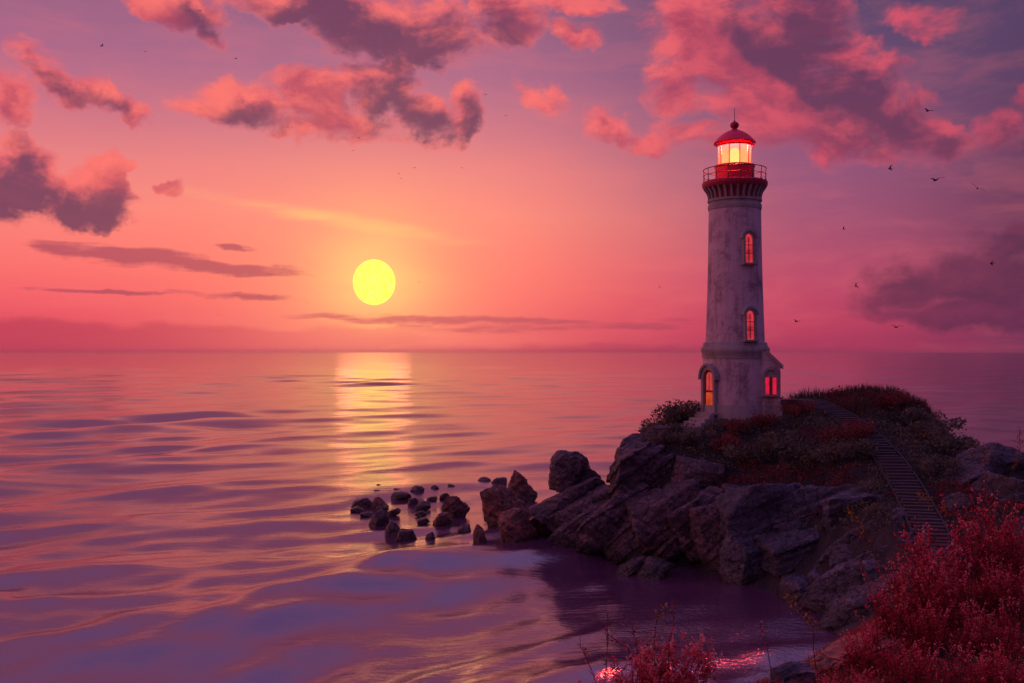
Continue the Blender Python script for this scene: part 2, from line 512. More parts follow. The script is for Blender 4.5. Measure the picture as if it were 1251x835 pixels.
# ---------------------------------------------------------------- rock and ground
def mat_rock(name, base, wet=.55, strata=(.55, .35, .76), dark=.35):
    m, t = material(name)
    P = t.n('ShaderNodeNewGeometry').outputs['Position']
    g = t.v('DOT_PRODUCT', P, strata)
    n1 = t.noise(P, .9, 6, .62, 2.1, .4)
    n2 = t.noise(P, 5.5, 6, .65)
    lay = t.noise(t.n('ShaderNodeCombineXYZ', {0: t.m('MULTIPLY', g, 4.2), 1: t.m('MULTIPLY', n1, 1.4), 2: 0.0}).outputs[0], 1.0, 6, .66)
    vo = t.n('ShaderNodeTexVoronoi', {'Vector': t.v('ADD', P, t.v('SCALE', t.noisec(P, 1.5), scale=.5)), 'Scale': 1.6}, feature='DISTANCE_TO_EDGE').outputs['Distance']
    crack = t.smooth(vo, 0, .045)
    c = t.ramp(t.m('MULTIPLY_ADD', lay, .55, t.m('MULTIPLY', n2, .45)), [(.36, tuple(x * dark for x in base) + (1,)), (.50, tuple(base) + (1,)), (.64, tuple(min(1, x * 3.0) for x in base) + (1,))])
    c = t.mix(t.smooth(n1, .5, .72, 0, .55), c, tuple(x * y for x, y in zip(base, (.55, .5, .62))) + (1,))
    z = t.n('ShaderNodeSeparateXYZ', {0: P}).outputs[2]
    w = t.smooth(t.m('MULTIPLY_ADD', n1, .5, z), 1.05, .30)          # wet, weed-dark band at the waterline
    c = t.mix(t.m('MULTIPLY', w, .72), c, (.022, .016, .017, 1))
    rough = t.m('MULTIPLY_ADD', w, -.32, wet)
    hh = t.m('ADD', t.m('MULTIPLY', lay, .55), t.m('MULTIPLY', n2, .55))
    hh = t.m('MULTIPLY_ADD', crack, .35, hh)
    b = t.bsdf(Base_Color=c, Roughness=rough, Normal=t.bump(hh, 1.0, .20))
    t.out(b.outputs[0])
    return m


M_ROCK = mat_rock('purple_grey_rock', (.080, .046, .066))
M_ROCKB = mat_rock('slate_rock', (.058, .049, .080), strata=(-.35, .25, .9))
M_ROCKD = mat_rock('dark_slate_rock', (.042, .036, .056), strata=(-.35, .25, .9))
M_ROCKR = mat_rock('red_brown_rock', (.16, .052, .045), wet=.5)
ICO = {}


def ico(n):
    if n not in ICO:
        bm = bmesh.new()
        bmesh.ops.create_icosphere(bm, subdivisions=n, radius=1)
        bm.verts.ensure_lookup_table()
        V = np.array([v.co[:] for v in bm.verts]); Fc = np.array([[v.index for v in f.verts] for f in bm.faces])
        bm.free()
        ICO[n] = (V, Fc)
    return ICO[n]


def rotmat(rx, ry, rz):
    return np.array((Matrix.Rotation(R(rz), 3, 'Z') @ Matrix.Rotation(R(ry), 3, 'Y') @ Matrix.Rotation(R(rx), 3, 'X')))


def rock_data(seed, size, rot=(0, 0, 0), cuts=12, sub=6, jag=1.35, strata=None, lay=.35, ledge=.10, taper=0.0):
    """a fractured boulder: planes cut out of a block, bedding ledges, then weathering noise"""
    rng = np.random.RandomState(seed)
    D, Fc = ico(sub)
    pl = []
    for ax in range(3):
        for s in (-1, 1):
            n = np.zeros(3); n[ax] = s
            n += rng.normal(size=3) * .16
            pl.append((n / np.linalg.norm(n), .80 + .22 * rng.rand()))
    for k in range(cuts):
        n = rng.normal(size=3)
        pl.append((n / np.linalg.norm(n), .80 + .34 * rng.rand()))
    N = np.array([p[0] for p in pl]); dd = np.array([p[1] for p in pl])
    q = np.maximum(D @ N.T, 1e-3) / dd
    rad = 1.0 / (np.sum(q ** 34, 1) ** (1 / 34.0))
    V = D * rad[:, None]
    sz = np.array(size, float)
    if taper: V = V * np.stack([1 - taper * (V[:, 2] + 1) / 2, 1 - taper * (V[:, 2] + 1) / 2, np.ones(len(V))], 1)
    V = V * sz
    Rm = rotmat(*rot)
    V = V @ Rm.T
    mean = float(np.mean(sz))
    nrm = V / np.linalg.norm(V, axis=1)[:, None]
    if strata is not None:
        s = np.array(strata, float); s /= np.linalg.norm(s)
        h = V @ s / lay + .55 * perlin(V * .5 / mean + seed) + seed * .37
        L = np.floor(h); fr = h - L
        rl = np.random.RandomState(seed + 99).rand(64)
        o0 = rl[(L.astype(int)) % 64]; o1 = rl[(L.astype(int) + 1) % 64]
        k = np.clip((fr - .80) / .20, 0, 1)
        o = o0 * (1 - k) + o1 * k - .18 * np.exp(-((fr - .9) / .07) ** 2)
        side = nrm - (nrm @ s)[:, None] * s
        V = V + side * ((o - .5) * 2 * ledge)[:, None]
    p = V / mean + seed * 3.1
    V = V + nrm * (jag * mean * (.11 * fbm(p * 1.3, 3) + .060 * fbm(p * 3.0, 6, .62, True) + .05 * perlin(p * np.array([2.2, 2.2, 7.0]))))[:, None]
    return V, Fc


def rock(name, c, size, mat, seed, label=None, group=None, cat='rock', parent=None, **kw):
    V, Fc = rock_data(seed, size, **kw)
    o = mesh_np(name, V, Fc, mat, parent, True, sharp=38)
    o.location = c
    return tag(o, label, cat, group)


# ---------------------------------------------------------------- headland
PATH = [at(958, 489, 54.8), at(985, 489, 53.5), at(1010, 498, 51.0), at(1035, 512, 48.6), at(1060, 533, 46.0), at(1083, 557, 43.4), at(1102, 585, 40.8), at(1117, 612, 38.4), at(1131, 640, 36.0), at(1143, 668, 33.8), at(1152, 690, 31.8)]


def spline(P, n):
    P = [Vector(p) for p in P]; Q = [2 * P[0] - P[1]] + P + [2 * P[-1] - P[-2]]
    out = []
    for i in range(1, len(Q) - 2):
        for k in range(n):
            u = k / n
            a, b, c, d = Q[i - 1], Q[i], Q[i + 1], Q[i + 2]
            out.append(.5 * ((2 * b) + (-a + c) * u + (2 * a - 5 * b + 4 * c - d) * u * u + (-a + 3 * b - 3 * c + d) * u ** 3))
    out.append(P[-1])
    return out


PTS = np.array([p[:] for p in spline(PATH, 40)])
LH = at(898, 503, 53)          # foot of the lighthouse


def rbf(ctrl, smooth=.02):
    C = np.array(ctrl, float); xy, z = C[:, :2], C[:, 2]
    A = np.sqrt(((xy[:, None] - xy[None]) ** 2).sum(-1))
    n = len(C)
    Mx = np.zeros((n + 3, n + 3)); Mx[:n, :n] = -A + np.eye(n) * smooth
    Mx[:n, n] = 1; Mx[:n, n + 1:] = xy; Mx[n, :n] = 1; Mx[n + 1:, :n] = xy.T
    w = np.linalg.solve(Mx, np.concatenate([z, [0, 0, 0]]))
    def f(X, Y):
        X, Y = np.asarray(X, float), np.asarray(Y, float)
        out = w[n] + w[n + 1] * X + w[n + 2] * Y
        for i in range(n):
            out = out - w[i] * np.sqrt((X - xy[i, 0]) ** 2 + (Y - xy[i, 1]) ** 2)
        return out
    return f


_c = []
for q in [(838, 500, 53), (852, 508, 52), (866, 508, 51.2), (880, 508, 51), (900, 506, 50.8), (930, 506, 50.8), (956, 503, 51.5), (898, 500, 57), (960, 492, 55), (870, 498, 56), (1000, 489, 55.5), (1050, 489, 57), (1100, 495, 56), (1132, 503, 54),
          (820, 531, 50), (870, 546, 48.8), (930, 546, 48.2), (990, 548, 47.6), (1030, 556, 46), (1090, 536, 49), (1140, 545, 48), (1178, 560, 46),
          (800, 575, 48.8), (850, 592, 46.6), (905, 592, 45.6), (960, 592, 44.6), (1010, 604, 43.4), (1060, 606, 42), (1088, 632, 38.6), (1165, 596, 42), (1205, 606, 41), (1230, 600, 44),
          (790, 540, 53), (820, 515, 56)]:
    _c.append(at(*q)[:])
for (px, py, Y, Z) in [(690, 660, 49.5, -.6), (735, 672, 47.8, -.6), (800, 680, 46, -.5), (850, 690, 44.5, -.5), (888, 715, 41, -.5), (960, 735, 38.2, -.4), (1010, 760, 35, -.3), (1060, 770, 31, .2), (730, 600, 53.5, .2), (760, 575, 56, .4)]:
    p = at(px, py, Y); _c.append((p.x, Y, Z))
_c += [(0, 48, -3.5), (3, 44, -3.5), (6, 41, -3.5), (8, 37, -3.5), (9.5, 33, -3), (9, 28, -2.5), (0, 54, -3), (3, 58, -2.5), (8, 63, -2.5), (14, 67, -2.5), (21, 67, -2.5), (27, 62, -2.5), (29, 55, -2), (30, 46, -2), (27, 50, 1.2), (26, 43, 2.2), (24, 38, 3.2), (22, 60, 4.0), (16, 62, 3.8), (9, 59, 3.0), (25, 57, 2.2),
       (13, 33, 1.6), (15, 28, 2.4), (20, 32, 3.6), (24, 30, 2.0), (12, 27, .3)]
for p in PTS[::40]: _c.append((p[0], p[1], p[2] - .05)); _c.append((p[0] + 1.8, p[1] + .8, p[2] + .12)); _c.append((p[0] - 1.6, p[1] - .7, p[2] - .25))
HEAD = rbf(_c)


def head_z(X, Y):
    X, Y = np.asarray(X, float), np.asarray(Y, float)
    sh = X.shape
    z = HEAD(X, Y)
    p = np.stack([X.ravel(), Y.ravel(), np.zeros(X.size)], 1)
    z = z + (.30 * fbm(p * .35, 4) + .10 * fbm(p * 1.3, 3, .5, True)).reshape(sh)
    z = z + np.clip((4.2 - z) / 2, 0, 1) * (.50 * fbm(p * 1.0 + 5, 5, .58, True)).reshape(sh) - np.clip((3.4 - z) / 2, 0, 1) * .35
    # cut the bed of the steps into the slope
    d2 = np.full(X.size, 1e9); pz = np.zeros(X.size)
    for q in PTS[::6]:
        d = (p[:, 0] - q[0]) ** 2 + (p[:, 1] - q[1]) ** 2
        k = d < d2; d2[k] = d[k]; pz[k] = q[2]
    w = np.clip((1.7 - np.sqrt(d2)) / .8, 0, 1).reshape(sh)
    z = z * (1 - w) + (pz.reshape(sh) - .16) * w
    # level the ground round the tower
    dl = np.sqrt((X - LH.x) ** 2 + (Y - LH.y) ** 2)
    w = np.clip((3.9 - dl) / 1.3, 0, 1)
    z = z * (1 - w) + np.minimum(z, LH.z - .38) * w
    # the entrance steps lead down out of the level ground
    sx, sy = math.sin(R(-50) - math.atan2(12.28, 53)), -math.cos(R(-50) - math.atan2(12.28, 53))
    al = (X - LH.x) * sx + (Y - LH.y) * sy; ac = np.abs((X - LH.x) * sy - (Y - LH.y) * sx)
    w = np.clip((1.9 - ac) / .8, 0, 1) * np.clip((al - 1.2) / .5, 0, 1) * np.clip((5.2 - al) / 1.0, 0, 1)
    return z * (1 - w) + np.minimum(z, LH.z - .32 - .575 * np.clip(al - 1.85, 0, 1.9)) * w


def mat_ground(name, soilc, rockc):
    m, t = material(name)
    g = t.n('ShaderNodeNewGeometry')
    P = g.outputs['Position']
    nz = t.n('ShaderNodeSeparateXYZ', {0: g.outputs['Normal']}).outputs[2]
    n1 = t.noise(P, 1.1, 6, .6); n2 = t.noise(P, 9, 5, .6)
    soil = t.ramp(n2, [(.3, tuple(x * .5 for x in soilc) + (1,)), (.7, tuple(soilc) + (1,))])
    rk = t.ramp(t.m('MULTIPLY_ADD', n1, .5, t.m('MULTIPLY', n2, .5)), [(.35, tuple(x * .4 for x in rockc) + (1,)), (.65, tuple(rockc) + (1,))])
    f = t.smooth(t.m('MULTIPLY_ADD', n1, .25, nz), .78, .98)
    z = t.n('ShaderNodeSeparateXYZ', {0: P}).outputs[2]
    f = t.m('MULTIPLY', f, t.smooth(z, .8, 1.6))
    b = t.bsdf(Base_Color=t.mix(f, rk, soil), Roughness=.85, Normal=t.bump(t.m('MULTIPLY_ADD', n1, .6, n2), 1.0, .25))
    t.out(b.outputs[0])
    return m


def grid_mesh(name, x0, x1, y0, y1, st, fz, mat):
    xs, ys = np.arange(x0, x1, st), np.arange(y0, y1, st)
    X, Y = np.meshgrid(xs, ys, indexing='ij')
    Z = fz(X, Y)
    idx = np.arange(X.size).reshape(X.shape)
    Fq = np.stack([idx[:-1, :-1], idx[1:, :-1], idx[1:, 1:], idx[:-1, 1:]], -1).reshape(-1, 4)
    keep = Z.ravel()[Fq].max(1) > -2.2
    return mesh_np(name, np.stack([X, Y, Z], -1).reshape(-1, 3), Fq[keep], mat)


hd = grid_mesh('headland', -2, 32, 26, 69, .16, head_z, mat_ground('headland_soil', (.040, .030, .030), (.058, .045, .062)))
tag(hd, 'rocky headland rising out of the sea under the lighthouse', kind='structure')

# big fractured outcrops that make the cliff, each one a rock one could point at
ST_L = (.62, -.25, -.72)     # left side: beds dip steeply to the left
ST_R = (-.30, -.10, .95)     # right side: flat beds rising to the right


def px_rock(px, py, Y, wpx, hpx, depth, mat, seed, label, group=None, name='rock', **kw):
    k = Y / F
    return rock(name, at(px, py, Y), (wpx * k / 2 * 1.08, depth / 2 * 1.08, hpx * k / 2 * 1.08), mat, seed, label, group, **kw)


def slab(pa, pb, Y, thick, depth, mat, seed, label, name='rock_slab', Yb=None, **kw):
    """a long slab between two picture points: real bar of rock lying at distance Y..Yb"""
    A, B = at(*pa, Y), at(*pb, Yb or Y)
    c = (A + B) / 2; L = (B - A).length
    ang = math.degrees(math.atan2(B.z - A.z, math.hypot(B.x - A.x, B.y - A.y)))
    yaw = math.degrees(math.atan2(B.y - A.y, B.x - A.x))
    return rock(name, c, (L / 2 * 1.05, depth / 2, thick / 2), mat, seed, label, rot=(0, -ang, yaw), **kw)


G_CL = 'rock outcrops along the headland cliff'
px_rock(693, 577, 52.0, 44, 46, 1.8, M_ROCK, 11, 'rounded upright boulder standing apart at the far left tip of the headland', rot=(0, 12, 0), strata=ST_L, lay=.4, ledge=.07)
px_rock(712, 592, 52.4, 40, 40, 1.8, M_ROCK, 12, 'sloping rock leaning against the right side of the upright tip boulder', rot=(0, 30, 0), strata=ST_L, lay=.4, ledge=.07)
slab((655, 632), (735, 592), 51.0, 1.3, 2.2, M_ROCK, 13, 'dark smooth slab in front of the upright tip boulder, sloping down to the left', strata=ST_L, lay=.5, ledge=.06)
slab((672, 650), (742, 606), 50.0, 1.5, 2.0, M_ROCK, 14, 'lower dark slab beneath the smooth sloping slab at the waterline', strata=ST_L, lay=.5, ledge=.06)
slab((676, 668), (752, 616), 48.8, 1.25, 1.5, M_ROCK, 15, 'long ribbed slab whose foot reaches furthest left into the water', sub=6, strata=(.5, -.5, -.75), lay=.22, ledge=.10)
slab((712, 676), (792, 592), 47.8, 1.5, 1.8, M_ROCK, 16, 'ribbed slab rising steeply right of the furthest left foot of the cliff', sub=6, strata=(.5, -.5, -.75), lay=.22, ledge=.12)
slab((748, 680), (822, 604), 47.0, 1.7, 1.8, M_ROCK, 17, 'third ribbed slab from the left of the cliff, dark at its foot', sub=6, strata=(.5, -.5, -.75), lay=.25, ledge=.12)
slab((648, 648), (706, 612), 51.6, 1.3, 1.6, M_ROCKR, 47, 'reddish slab bridging the gap between the biggest sea rock and the headland', strata=ST_L, lay=.4, ledge=.08)
px_rock(786, 580, 49.6, 76, 80, 3.0, M_ROCK, 18, 'tall sunlit crag with a rough crest left of the heath slope', sub=6, rot=(0, -38, 10), strata=ST_L, lay=.3, ledge=.14)
px_rock(783, 556, 51.0, 40, 48, 2.4, M_ROCK, 19, 'narrow pinnacle above the sunlit crag on the left skyline', rot=(0, -30, 0), strata=ST_L, lay=.3, ledge=.10)
px_rock(812, 540, 51.6, 40, 40, 2.4, M_ROCK, 20, 'small crag on the left skyline just below the shrubs', rot=(0, -25, 0), strata=ST_L, lay=.3, ledge=.09)
px_rock(820, 640, 46.6, 90, 86, 2.6, M_ROCK, 21, 'broad dark rock face between the ribbed slabs and the stepped ridge', sub=6, rot=(0, -30, 0), strata=ST_L, lay=.35, ledge=.12)
slab((800, 684), (862, 634), 45.6, 1.0, 1.3, M_ROCK, 22, 'low bumpy spur at the foot of the stepped ridge', sub=6, strata=ST_L, lay=.25, ledge=.12)
px_rock(852, 646, 45.4, 62, 62, 2.0, M_ROCK, 23, 'stepped ridge block in the middle of the cliff', sub=6, rot=(0, -20, 8), strata=ST_L, lay=.3, ledge=.13)
px_rock(880, 660, 44.0, 56, 84, 2.2, M_ROCK, 24, 'dark recessed rock left of the big bedded block', sub=6, rot=(0, -12, 0), strata=ST_L, lay=.35, ledge=.12)
px_rock(874, 625, 45.0, 44, 44, 1.6, M_ROCK, 25, 'knobbly upper step of the middle ridge', rot=(0, -15, 0), strata=ST_L, lay=.3, ledge=.10)
px_rock(855, 583, 46.8, 52, 40, 1.7, M_ROCK, 26, 'rounded grey boulder half sunk in the heath above the middle ridge', jag=.8)
px_rock(899, 612, 45.0, 40, 34, 1.4, M_ROCK, 27, 'squarish boulder perched above the gap left of the big bedded block', jag=.8)
px_rock(934, 648, 43.0, 96, 110, 3.0, M_ROCKB, 28, 'big bedded block with a pale left corner on the right part of the cliff', sub=6, rot=(0, -8, 14), cuts=5, strata=ST_R, lay=.42, ledge=.14)
px_rock(912, 690, 41.6, 54, 76, 1.8, M_ROCKB, 29, 'lower buttress of the big bedded block standing in the water', sub=6, rot=(0, -6, 12), cuts=5, strata=ST_R, lay=.42, ledge=.12)
px_rock(992, 640, 42.4, 86, 84, 2.6, M_ROCKB, 30, 'flat topped ledge right of the big bedded block', sub=6, rot=(0, -12, 4), cuts=5, strata=ST_R, lay=.4, ledge=.14)
px_rock(968, 690, 40.6, 70, 72, 2.0, M_ROCKB, 31, 'dark wall of rock under the flat topped ledge', sub=6, rot=(0, -10, 8), cuts=5, strata=ST_R, lay=.4, ledge=.14)
px_rock(1052, 628, 40.8, 92, 56, 2.6, M_ROCKB, 32, 'wide ledge below the heath, left of the wooden steps', sub=6, rot=(0, -8, 0), cuts=5, strata=ST_R, lay=.36, ledge=.13)
slab((992, 712), (1112, 634), 39.4, 1.4, 2.2, M_ROCKB, 33, 'long curved slab slanting up to the foot of the wooden steps', sub=6, Yb=37.0, strata=(-.55, -.3, .78), lay=.3, ledge=.10)
slab((990, 744), (1116, 668), 37.4, 1.5, 2.2, M_ROCKB, 34, 'second long slab below the curved slab near the wooden steps', sub=6, Yb=34.8, strata=(-.55, -.3, .78), lay=.3, ledge=.10)
slab((1006, 772), (1122, 708), 35.2, 1.5, 2.0, M_ROCKB, 35, 'lowest slab at the water in the dark cove behind the red bushes', sub=6, Yb=32.6, strata=(-.55, -.3, .78), lay=.3, ledge=.10)
px_rock(1052, 690, 37.6, 80, 60, 2.0, M_ROCKB, 36, 'shadowed hollow faced rock between the slanting slabs', sub=6, strata=ST_R, lay=.36, ledge=.12)
px_rock(985, 728, 38.6, 60, 44, 1.8, M_ROCKB, 42, 'low broken rock at the foot of the dark wall, touching the water', strata=ST_R, lay=.36, ledge=.12)
px_rock(1030, 724, 37.8, 70, 50, 1.8, M_ROCKB, 43, 'broken rock wedged between the curved slab and the second long slab', strata=ST_R, lay=.36, ledge=.12)
px_rock(1050, 752, 35.0, 76, 46, 1.8, M_ROCKB, 44, 'dark rock behind the pink tipped bushes at the head of the cove', strata=ST_R, lay=.36, ledge=.12)
px_rock(1092, 716, 34.6, 70, 54, 1.8, M_ROCKB, 45, 'dark rock below the foot of the wooden steps', strata=ST_R, lay=.36, ledge=.12)
px_rock(1086, 654, 38.2, 56, 46, 1.6, M_ROCKB, 46, 'rough rock beside the left board of the lower wooden steps', strata=ST_R, lay=.36, ledge=.12)
px_rock(1206, 576, 42.6, 62, 64, 3.0, M_ROCKD, 37, 'angular dark crag on the right skyline with one flat sloping face', sub=6, rot=(0, 22, 10), cuts=7, strata=ST_R, lay=.6, ledge=.08)
px_rock(1186, 598, 41.2, 56, 46, 2.4, M_ROCKD, 38, 'pale topped block in front of the right skyline crag', rot=(0, -25, 0), cuts=6, strata=ST_R, lay=.5, ledge=.08)
px_rock(1218, 630, 39.0, 70, 96, 2.8, M_ROCKD, 39, 'steep dark rock wall under the right skyline crag', sub=6, rot=(0, 10, 0), strata=ST_R, lay=.5, ledge=.10)
px_rock(1172, 636, 38.0, 50, 56, 2.0, M_ROCKD, 40, 'dark boulder right of the wooden steps, behind the red bush tips', strata=ST_R, lay=.5, ledge=.08)
px_rock(1243, 606, 43.5, 30, 70, 2.4, M_ROCKD, 41, 'rightmost rock falling away to the sea at the right skyline', rot=(0, 18, 0), strata=ST_R, lay=.5, ledge=.08)

# rocks standing in the sea: (px, py of centre, width, height, label)
SEA_ROCKS = [
    (618, 621, 62, 62, 'R', 'biggest red rock in the water, with a ridged top, left of the headland'),
    (630, 646, 46, 48, 'R', 'red pointed rock in front of the biggest sea rock'),
    (634, 595, 40, 34, 'R', 'red rock behind and above the biggest sea rock'),
    (599, 612, 24, 17, 'R', 'small red rock touching the left shoulder of the biggest sea rock'),
    (587, 655, 18, 32, 'R', 'narrow upright rock standing like a tooth in the water'),
    (567, 648, 18, 18, 'D', 'round dark rock just left of the tooth shaped rock'),
    (554, 620, 36, 25, 'R', 'wide wedge shaped red rock with a flat top in the shallows'),
    (541, 634, 27, 21, 'R', 'dark red triangular rock in front of the wide wedge shaped rock'),
    (526, 656, 15, 15, 'D', 'round black rock alone at the near edge of the shallows'),
    (495, 653, 23, 12, 'D', 'flat dark rock touching the right of the largest rock of the near left row'),
    (479, 645, 27, 19, 'D', 'angular dark rock, the largest of the near left row in the sun glitter'),
    (462, 632, 22, 18, 'D', 'pyramid shaped dark rock in the sun glitter'),
    (461, 615, 21, 15, 'R', 'pointed red brown rock above the pyramid shaped rock'),
    (440, 614, 23, 11, 'D', 'leftmost broad low rock of the shallows'),
    (435, 622, 17, 5, 'D', 'thin flat stone under the leftmost broad low rock'),
    (448, 628, 13, 5, 'D', 'small flat stone left of the pyramid shaped rock'),
    (467, 621, 13, 6, 'D', 'small stone squeezed between the pointed red brown rock and the pyramid shaped rock'),
    (480, 626, 15, 6, 'D', 'low flat stone right of the pyramid shaped rock'),
    (462, 594, 10, 5, 'D', 'tiny stone furthest out in the sun glitter'),
    (457, 601, 13, 4, 'D', 'flat sliver of stone near the tiny furthest stone'),
    (484, 599, 11, 5, 'D', 'small dark stone behind the double humped stone'),
    (490, 605, 19, 8, 'D', 'double humped dark stone in the middle of the shallows'),
    (509, 598, 19, 9, 'D', 'rough low rock at the back of the shallows'),
    (531, 596, 10, 5, 'D', 'tiny oval stone right of the rough low rock at the back'),
    (527, 609, 14, 5, 'D', 'thin reddish stone between the rough low rock and the round wedge'),
    (543, 606, 11, 8, 'D', 'small rounded stone above the wide wedge shaped rock'),
    (504, 612, 13, 9, 'D', 'small humped stone right of the double humped stone'),
    (517, 617, 19, 8, 'D', 'low pointed stone in the centre of the shallows'),
    (514, 627, 11, 6, 'D', 'small stone below the low pointed stone'),
    (516, 636, 13, 6, 'D', 'flat stone left of the dark red triangular rock'),
    (590, 587, 19, 5, 'D', 'low weedy reef far back, left of the red rocks'),
    (609, 587, 18, 8, 'D', 'weedy rock at the far back touching the red rocks'),
    (551, 594, 9, 4, 'D', 'tiny far stone between the shallows and the weedy reef'),
    (549, 657, 21, 4, 'D', 'barely awash flat stone between the round black and round dark rocks'),
    (770, 693, 40, 9, 'D', 'weed covered flat rock awash below the ribbed slabs'),
    (800, 698, 50, 11, 'D', 'longer weed covered flat rock awash below the dark rock face'),
]
for i, (px, py, w, h, c, lb) in enumerate(SEA_ROCKS):
    base = py + h * .42
    Y = F * H / (base - CY)
    k = Y / F
    big = w > 30
    rk = rock('sea_rock', (0, 0, 0), (w * k / 2 * 1.22, w * k / 2 * (1.0 if big else 1.1), h * k * .60), M_ROCKR if c == 'R' else M_ROCK, 200 + i * 7, lb,
              'rocks awash between the headland and the sun glitter', sub=5 if big else 4, cuts=10, jag=1.3, taper=(.62, .35, .75, .5)[i % 4] * (1.0 if h > 9 else .6), rot=(0, (-24 if big else -8) + (i * 37 % 17) - 8, i * 53 % 90),
              strata=ST_L if big else None, lay=.3, ledge=.07)
    rk.location = ((px - CX) * k, Y + w * k * .35, h * k * (.30 if big else .16))
# ---------------------------------------------------------------- lighthouse
def mat_plaster(name, base, streak=.5):
    m, t = material(name)
    tc = t.n('ShaderNodeTexCoord').outputs['Object']
    n1 = t.noise(tc, .8, 7, .65, 2.1, .5)
    n2 = t.noise(tc, 7, 6, .65)
    st = t.noise(t.v('MULTIPLY', tc, (3.2, 3.2, .35)), 1.0, 6, .65)
    dirt = t.smooth(t.m('MULTIPLY_ADD', n1, .6, t.m('MULTIPLY', st, .45)), .46, .68)
    fl = t.smooth(t.m('MULTIPLY_ADD', n2, .55, t.m('MULTIPLY', n1, .5)), .54, .64)
    c = t.mix(t.m('MULTIPLY', dirt, streak), tuple(base) + (1,), tuple(x * y for x, y in zip(base, (.42, .36, .38))) + (1,))
    c = t.mix(t.m('MULTIPLY', fl, .45), c, (.17, .13, .13, 1))
    # rough-rendered masonry courses just showing through
    br = t.n('ShaderNodeTexBrick', {'Vector': t.n('ShaderNodeCombineXYZ', {0: t.m('MULTIPLY', t.m('ARCTAN2', t.n('ShaderNodeSeparateXYZ', {0: tc}).outputs[0], t.n('ShaderNodeSeparateXYZ', {0: tc}).outputs[1]), 1.6), 1: t.n('ShaderNodeSeparateXYZ', {0: tc}).outputs[2], 2: 0.0}).outputs[0],
            'Scale': 1.0, 'Mortar Size': .012, 'Mortar Smooth': .6, 'Brick Width': .55, 'Row Height': .28})
    h = t.m('MULTIPLY_ADD', br.outputs['Fac'], -.22, t.m('MULTIPLY_ADD', n2, .8, t.m('MULTIPLY', n1, .6)))
    b = t.bsdf(Base_Color=c, Roughness=.88, Normal=t.bump(h, .55, .06))
    t.out(b.outputs[0])
    return m


def mat_paint(name, base, rough=.45, metal=0.0, wear=.3):
    m, t = material(name)
    tc = t.n('ShaderNodeTexCoord').outputs['Object']
    n = t.noise(tc, 4.5, 6, .65)
    c = t.mix(t.smooth(n, .5, .72, 0, wear), tuple(base) + (1,), tuple(x * .42 for x in base) + (1,))
    b = t.bsdf(Base_Color=c, Roughness=t.m('MULTIPLY_ADD', n, .25, rough), Metallic=metal, Normal=t.bump(n, .25, .02))
    t.out(b.outputs[0])
    return m


def mat_glow(name, col, strength, clear=.0, uneven=.5):
    m, t = material(name)
    tc = t.n('ShaderNodeTexCoord').outputs['Object']
    n = t.noise(tc, 2.3, 3, .5)
    e = t.n('ShaderNodeEmission', {'Color': tuple(col) + (1,), 'Strength': t.smooth(n, .3, .7, strength * (1 - uneven), strength * (1 + uneven * .5))})
    gl = t.n('ShaderNodeBsdfGlossy', {'Color': (1, .9, .9, 1), 'Roughness': .12})
    fr = t.n('ShaderNodeFresnel', {'IOR': 1.45})
    s = t.n('ShaderNodeMixShader', {0: fr.outputs[0], 1: e.outputs[0], 2: gl.outputs[0]})
    if clear > 0:
        tr = t.n('ShaderNodeBsdfTransparent', {'Color': (1, .70, .42, 1)})
        s = t.n('ShaderNodeMixShader', {0: clear, 1: s.outputs[0], 2: tr.outputs[0]})
    t.out(s.outputs[0])
    m.cycles.emission_sampling = 'NONE' if clear else 'AUTO'
    return m


M_WALL = mat_plaster('weathered_white_render', (.68, .50, .585), .8)
M_STONE = mat_plaster('grey_dressed_stone', (.40, .34, .36), .6)
M_RED = mat_paint('red_gallery_paint', (.95, .030, .095), .34, .55)
M_DARKRED = mat_paint('dark_red_iron', (.42, .026, .075), .42, .4)
M_IRON = mat_paint('black_iron', (.035, .028, .032), .45, .6)
M_WOODD = mat_paint('red_brown_door_wood', (.26, .045, .028), .6)
M_LANT = mat_glow('lantern_glass', (1.0, .40, .15), 1.7, clear=.50, uneven=.12)
M_LENS = mat_glow('lit_lens', (1.0, .62, .22), 2.4, uneven=.1)
M_WIN = mat_glow('lit_window_glass', (1.0, .055, .085), .60, uneven=.55)
M_WINA = mat_glow('lit_annex_glass', (1.0, .020, .085), .70, uneven=.3)
M_DOORG = mat_glow('lit_door_glass', (1.0, .07, .08), .55, uneven=.4)
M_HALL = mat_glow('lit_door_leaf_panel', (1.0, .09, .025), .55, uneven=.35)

K = .04507
LROT = -math.atan2(12.28, 53)
lh = empty('lighthouse', LH, LROT)
tag(lh, 'tall weathered white lighthouse with a glowing red capped lantern, standing on top of the headland', 'lighthouse')


def zt(py): return (503 - py) * K


# ground-floor drum, cornice, tapering shaft
bm = bmesh.new()
lathe(bm, [(1.745, -.9), (1.745, zt(437))], 96)
base_wall = obj('base_wall', bm, M_WALL, lh)
bm = bmesh.new()
lathe(bm, [(1.70, -1.1), (1.83, -1.1), (1.83, .36), (1.80, .44), (1.70, .46)], 96)
obj('plinth', bm, M_STONE, lh)
bm = bmesh.new()
lathe(bm, [(1.68, zt(438)), (1.79, zt(438)), (1.79, zt(432)), (1.85, zt(430)), (1.85, zt(426)), (1.74, zt(423)), (1.70, zt(419)), (1.5, zt(418))], 96)
obj('cornice', bm, M_STONE, lh)
bm = bmesh.new()
prof = []
for i in range(25):
    f = i / 24
    prof.append((1.605 - .20 * f - .03 * math.sin(f * math.pi), zt(426) + (zt(250) - zt(426)) * f))
lathe(bm, prof, 96)
obj('tower_shaft', bm, M_WALL, lh)
bm = bmesh.new()
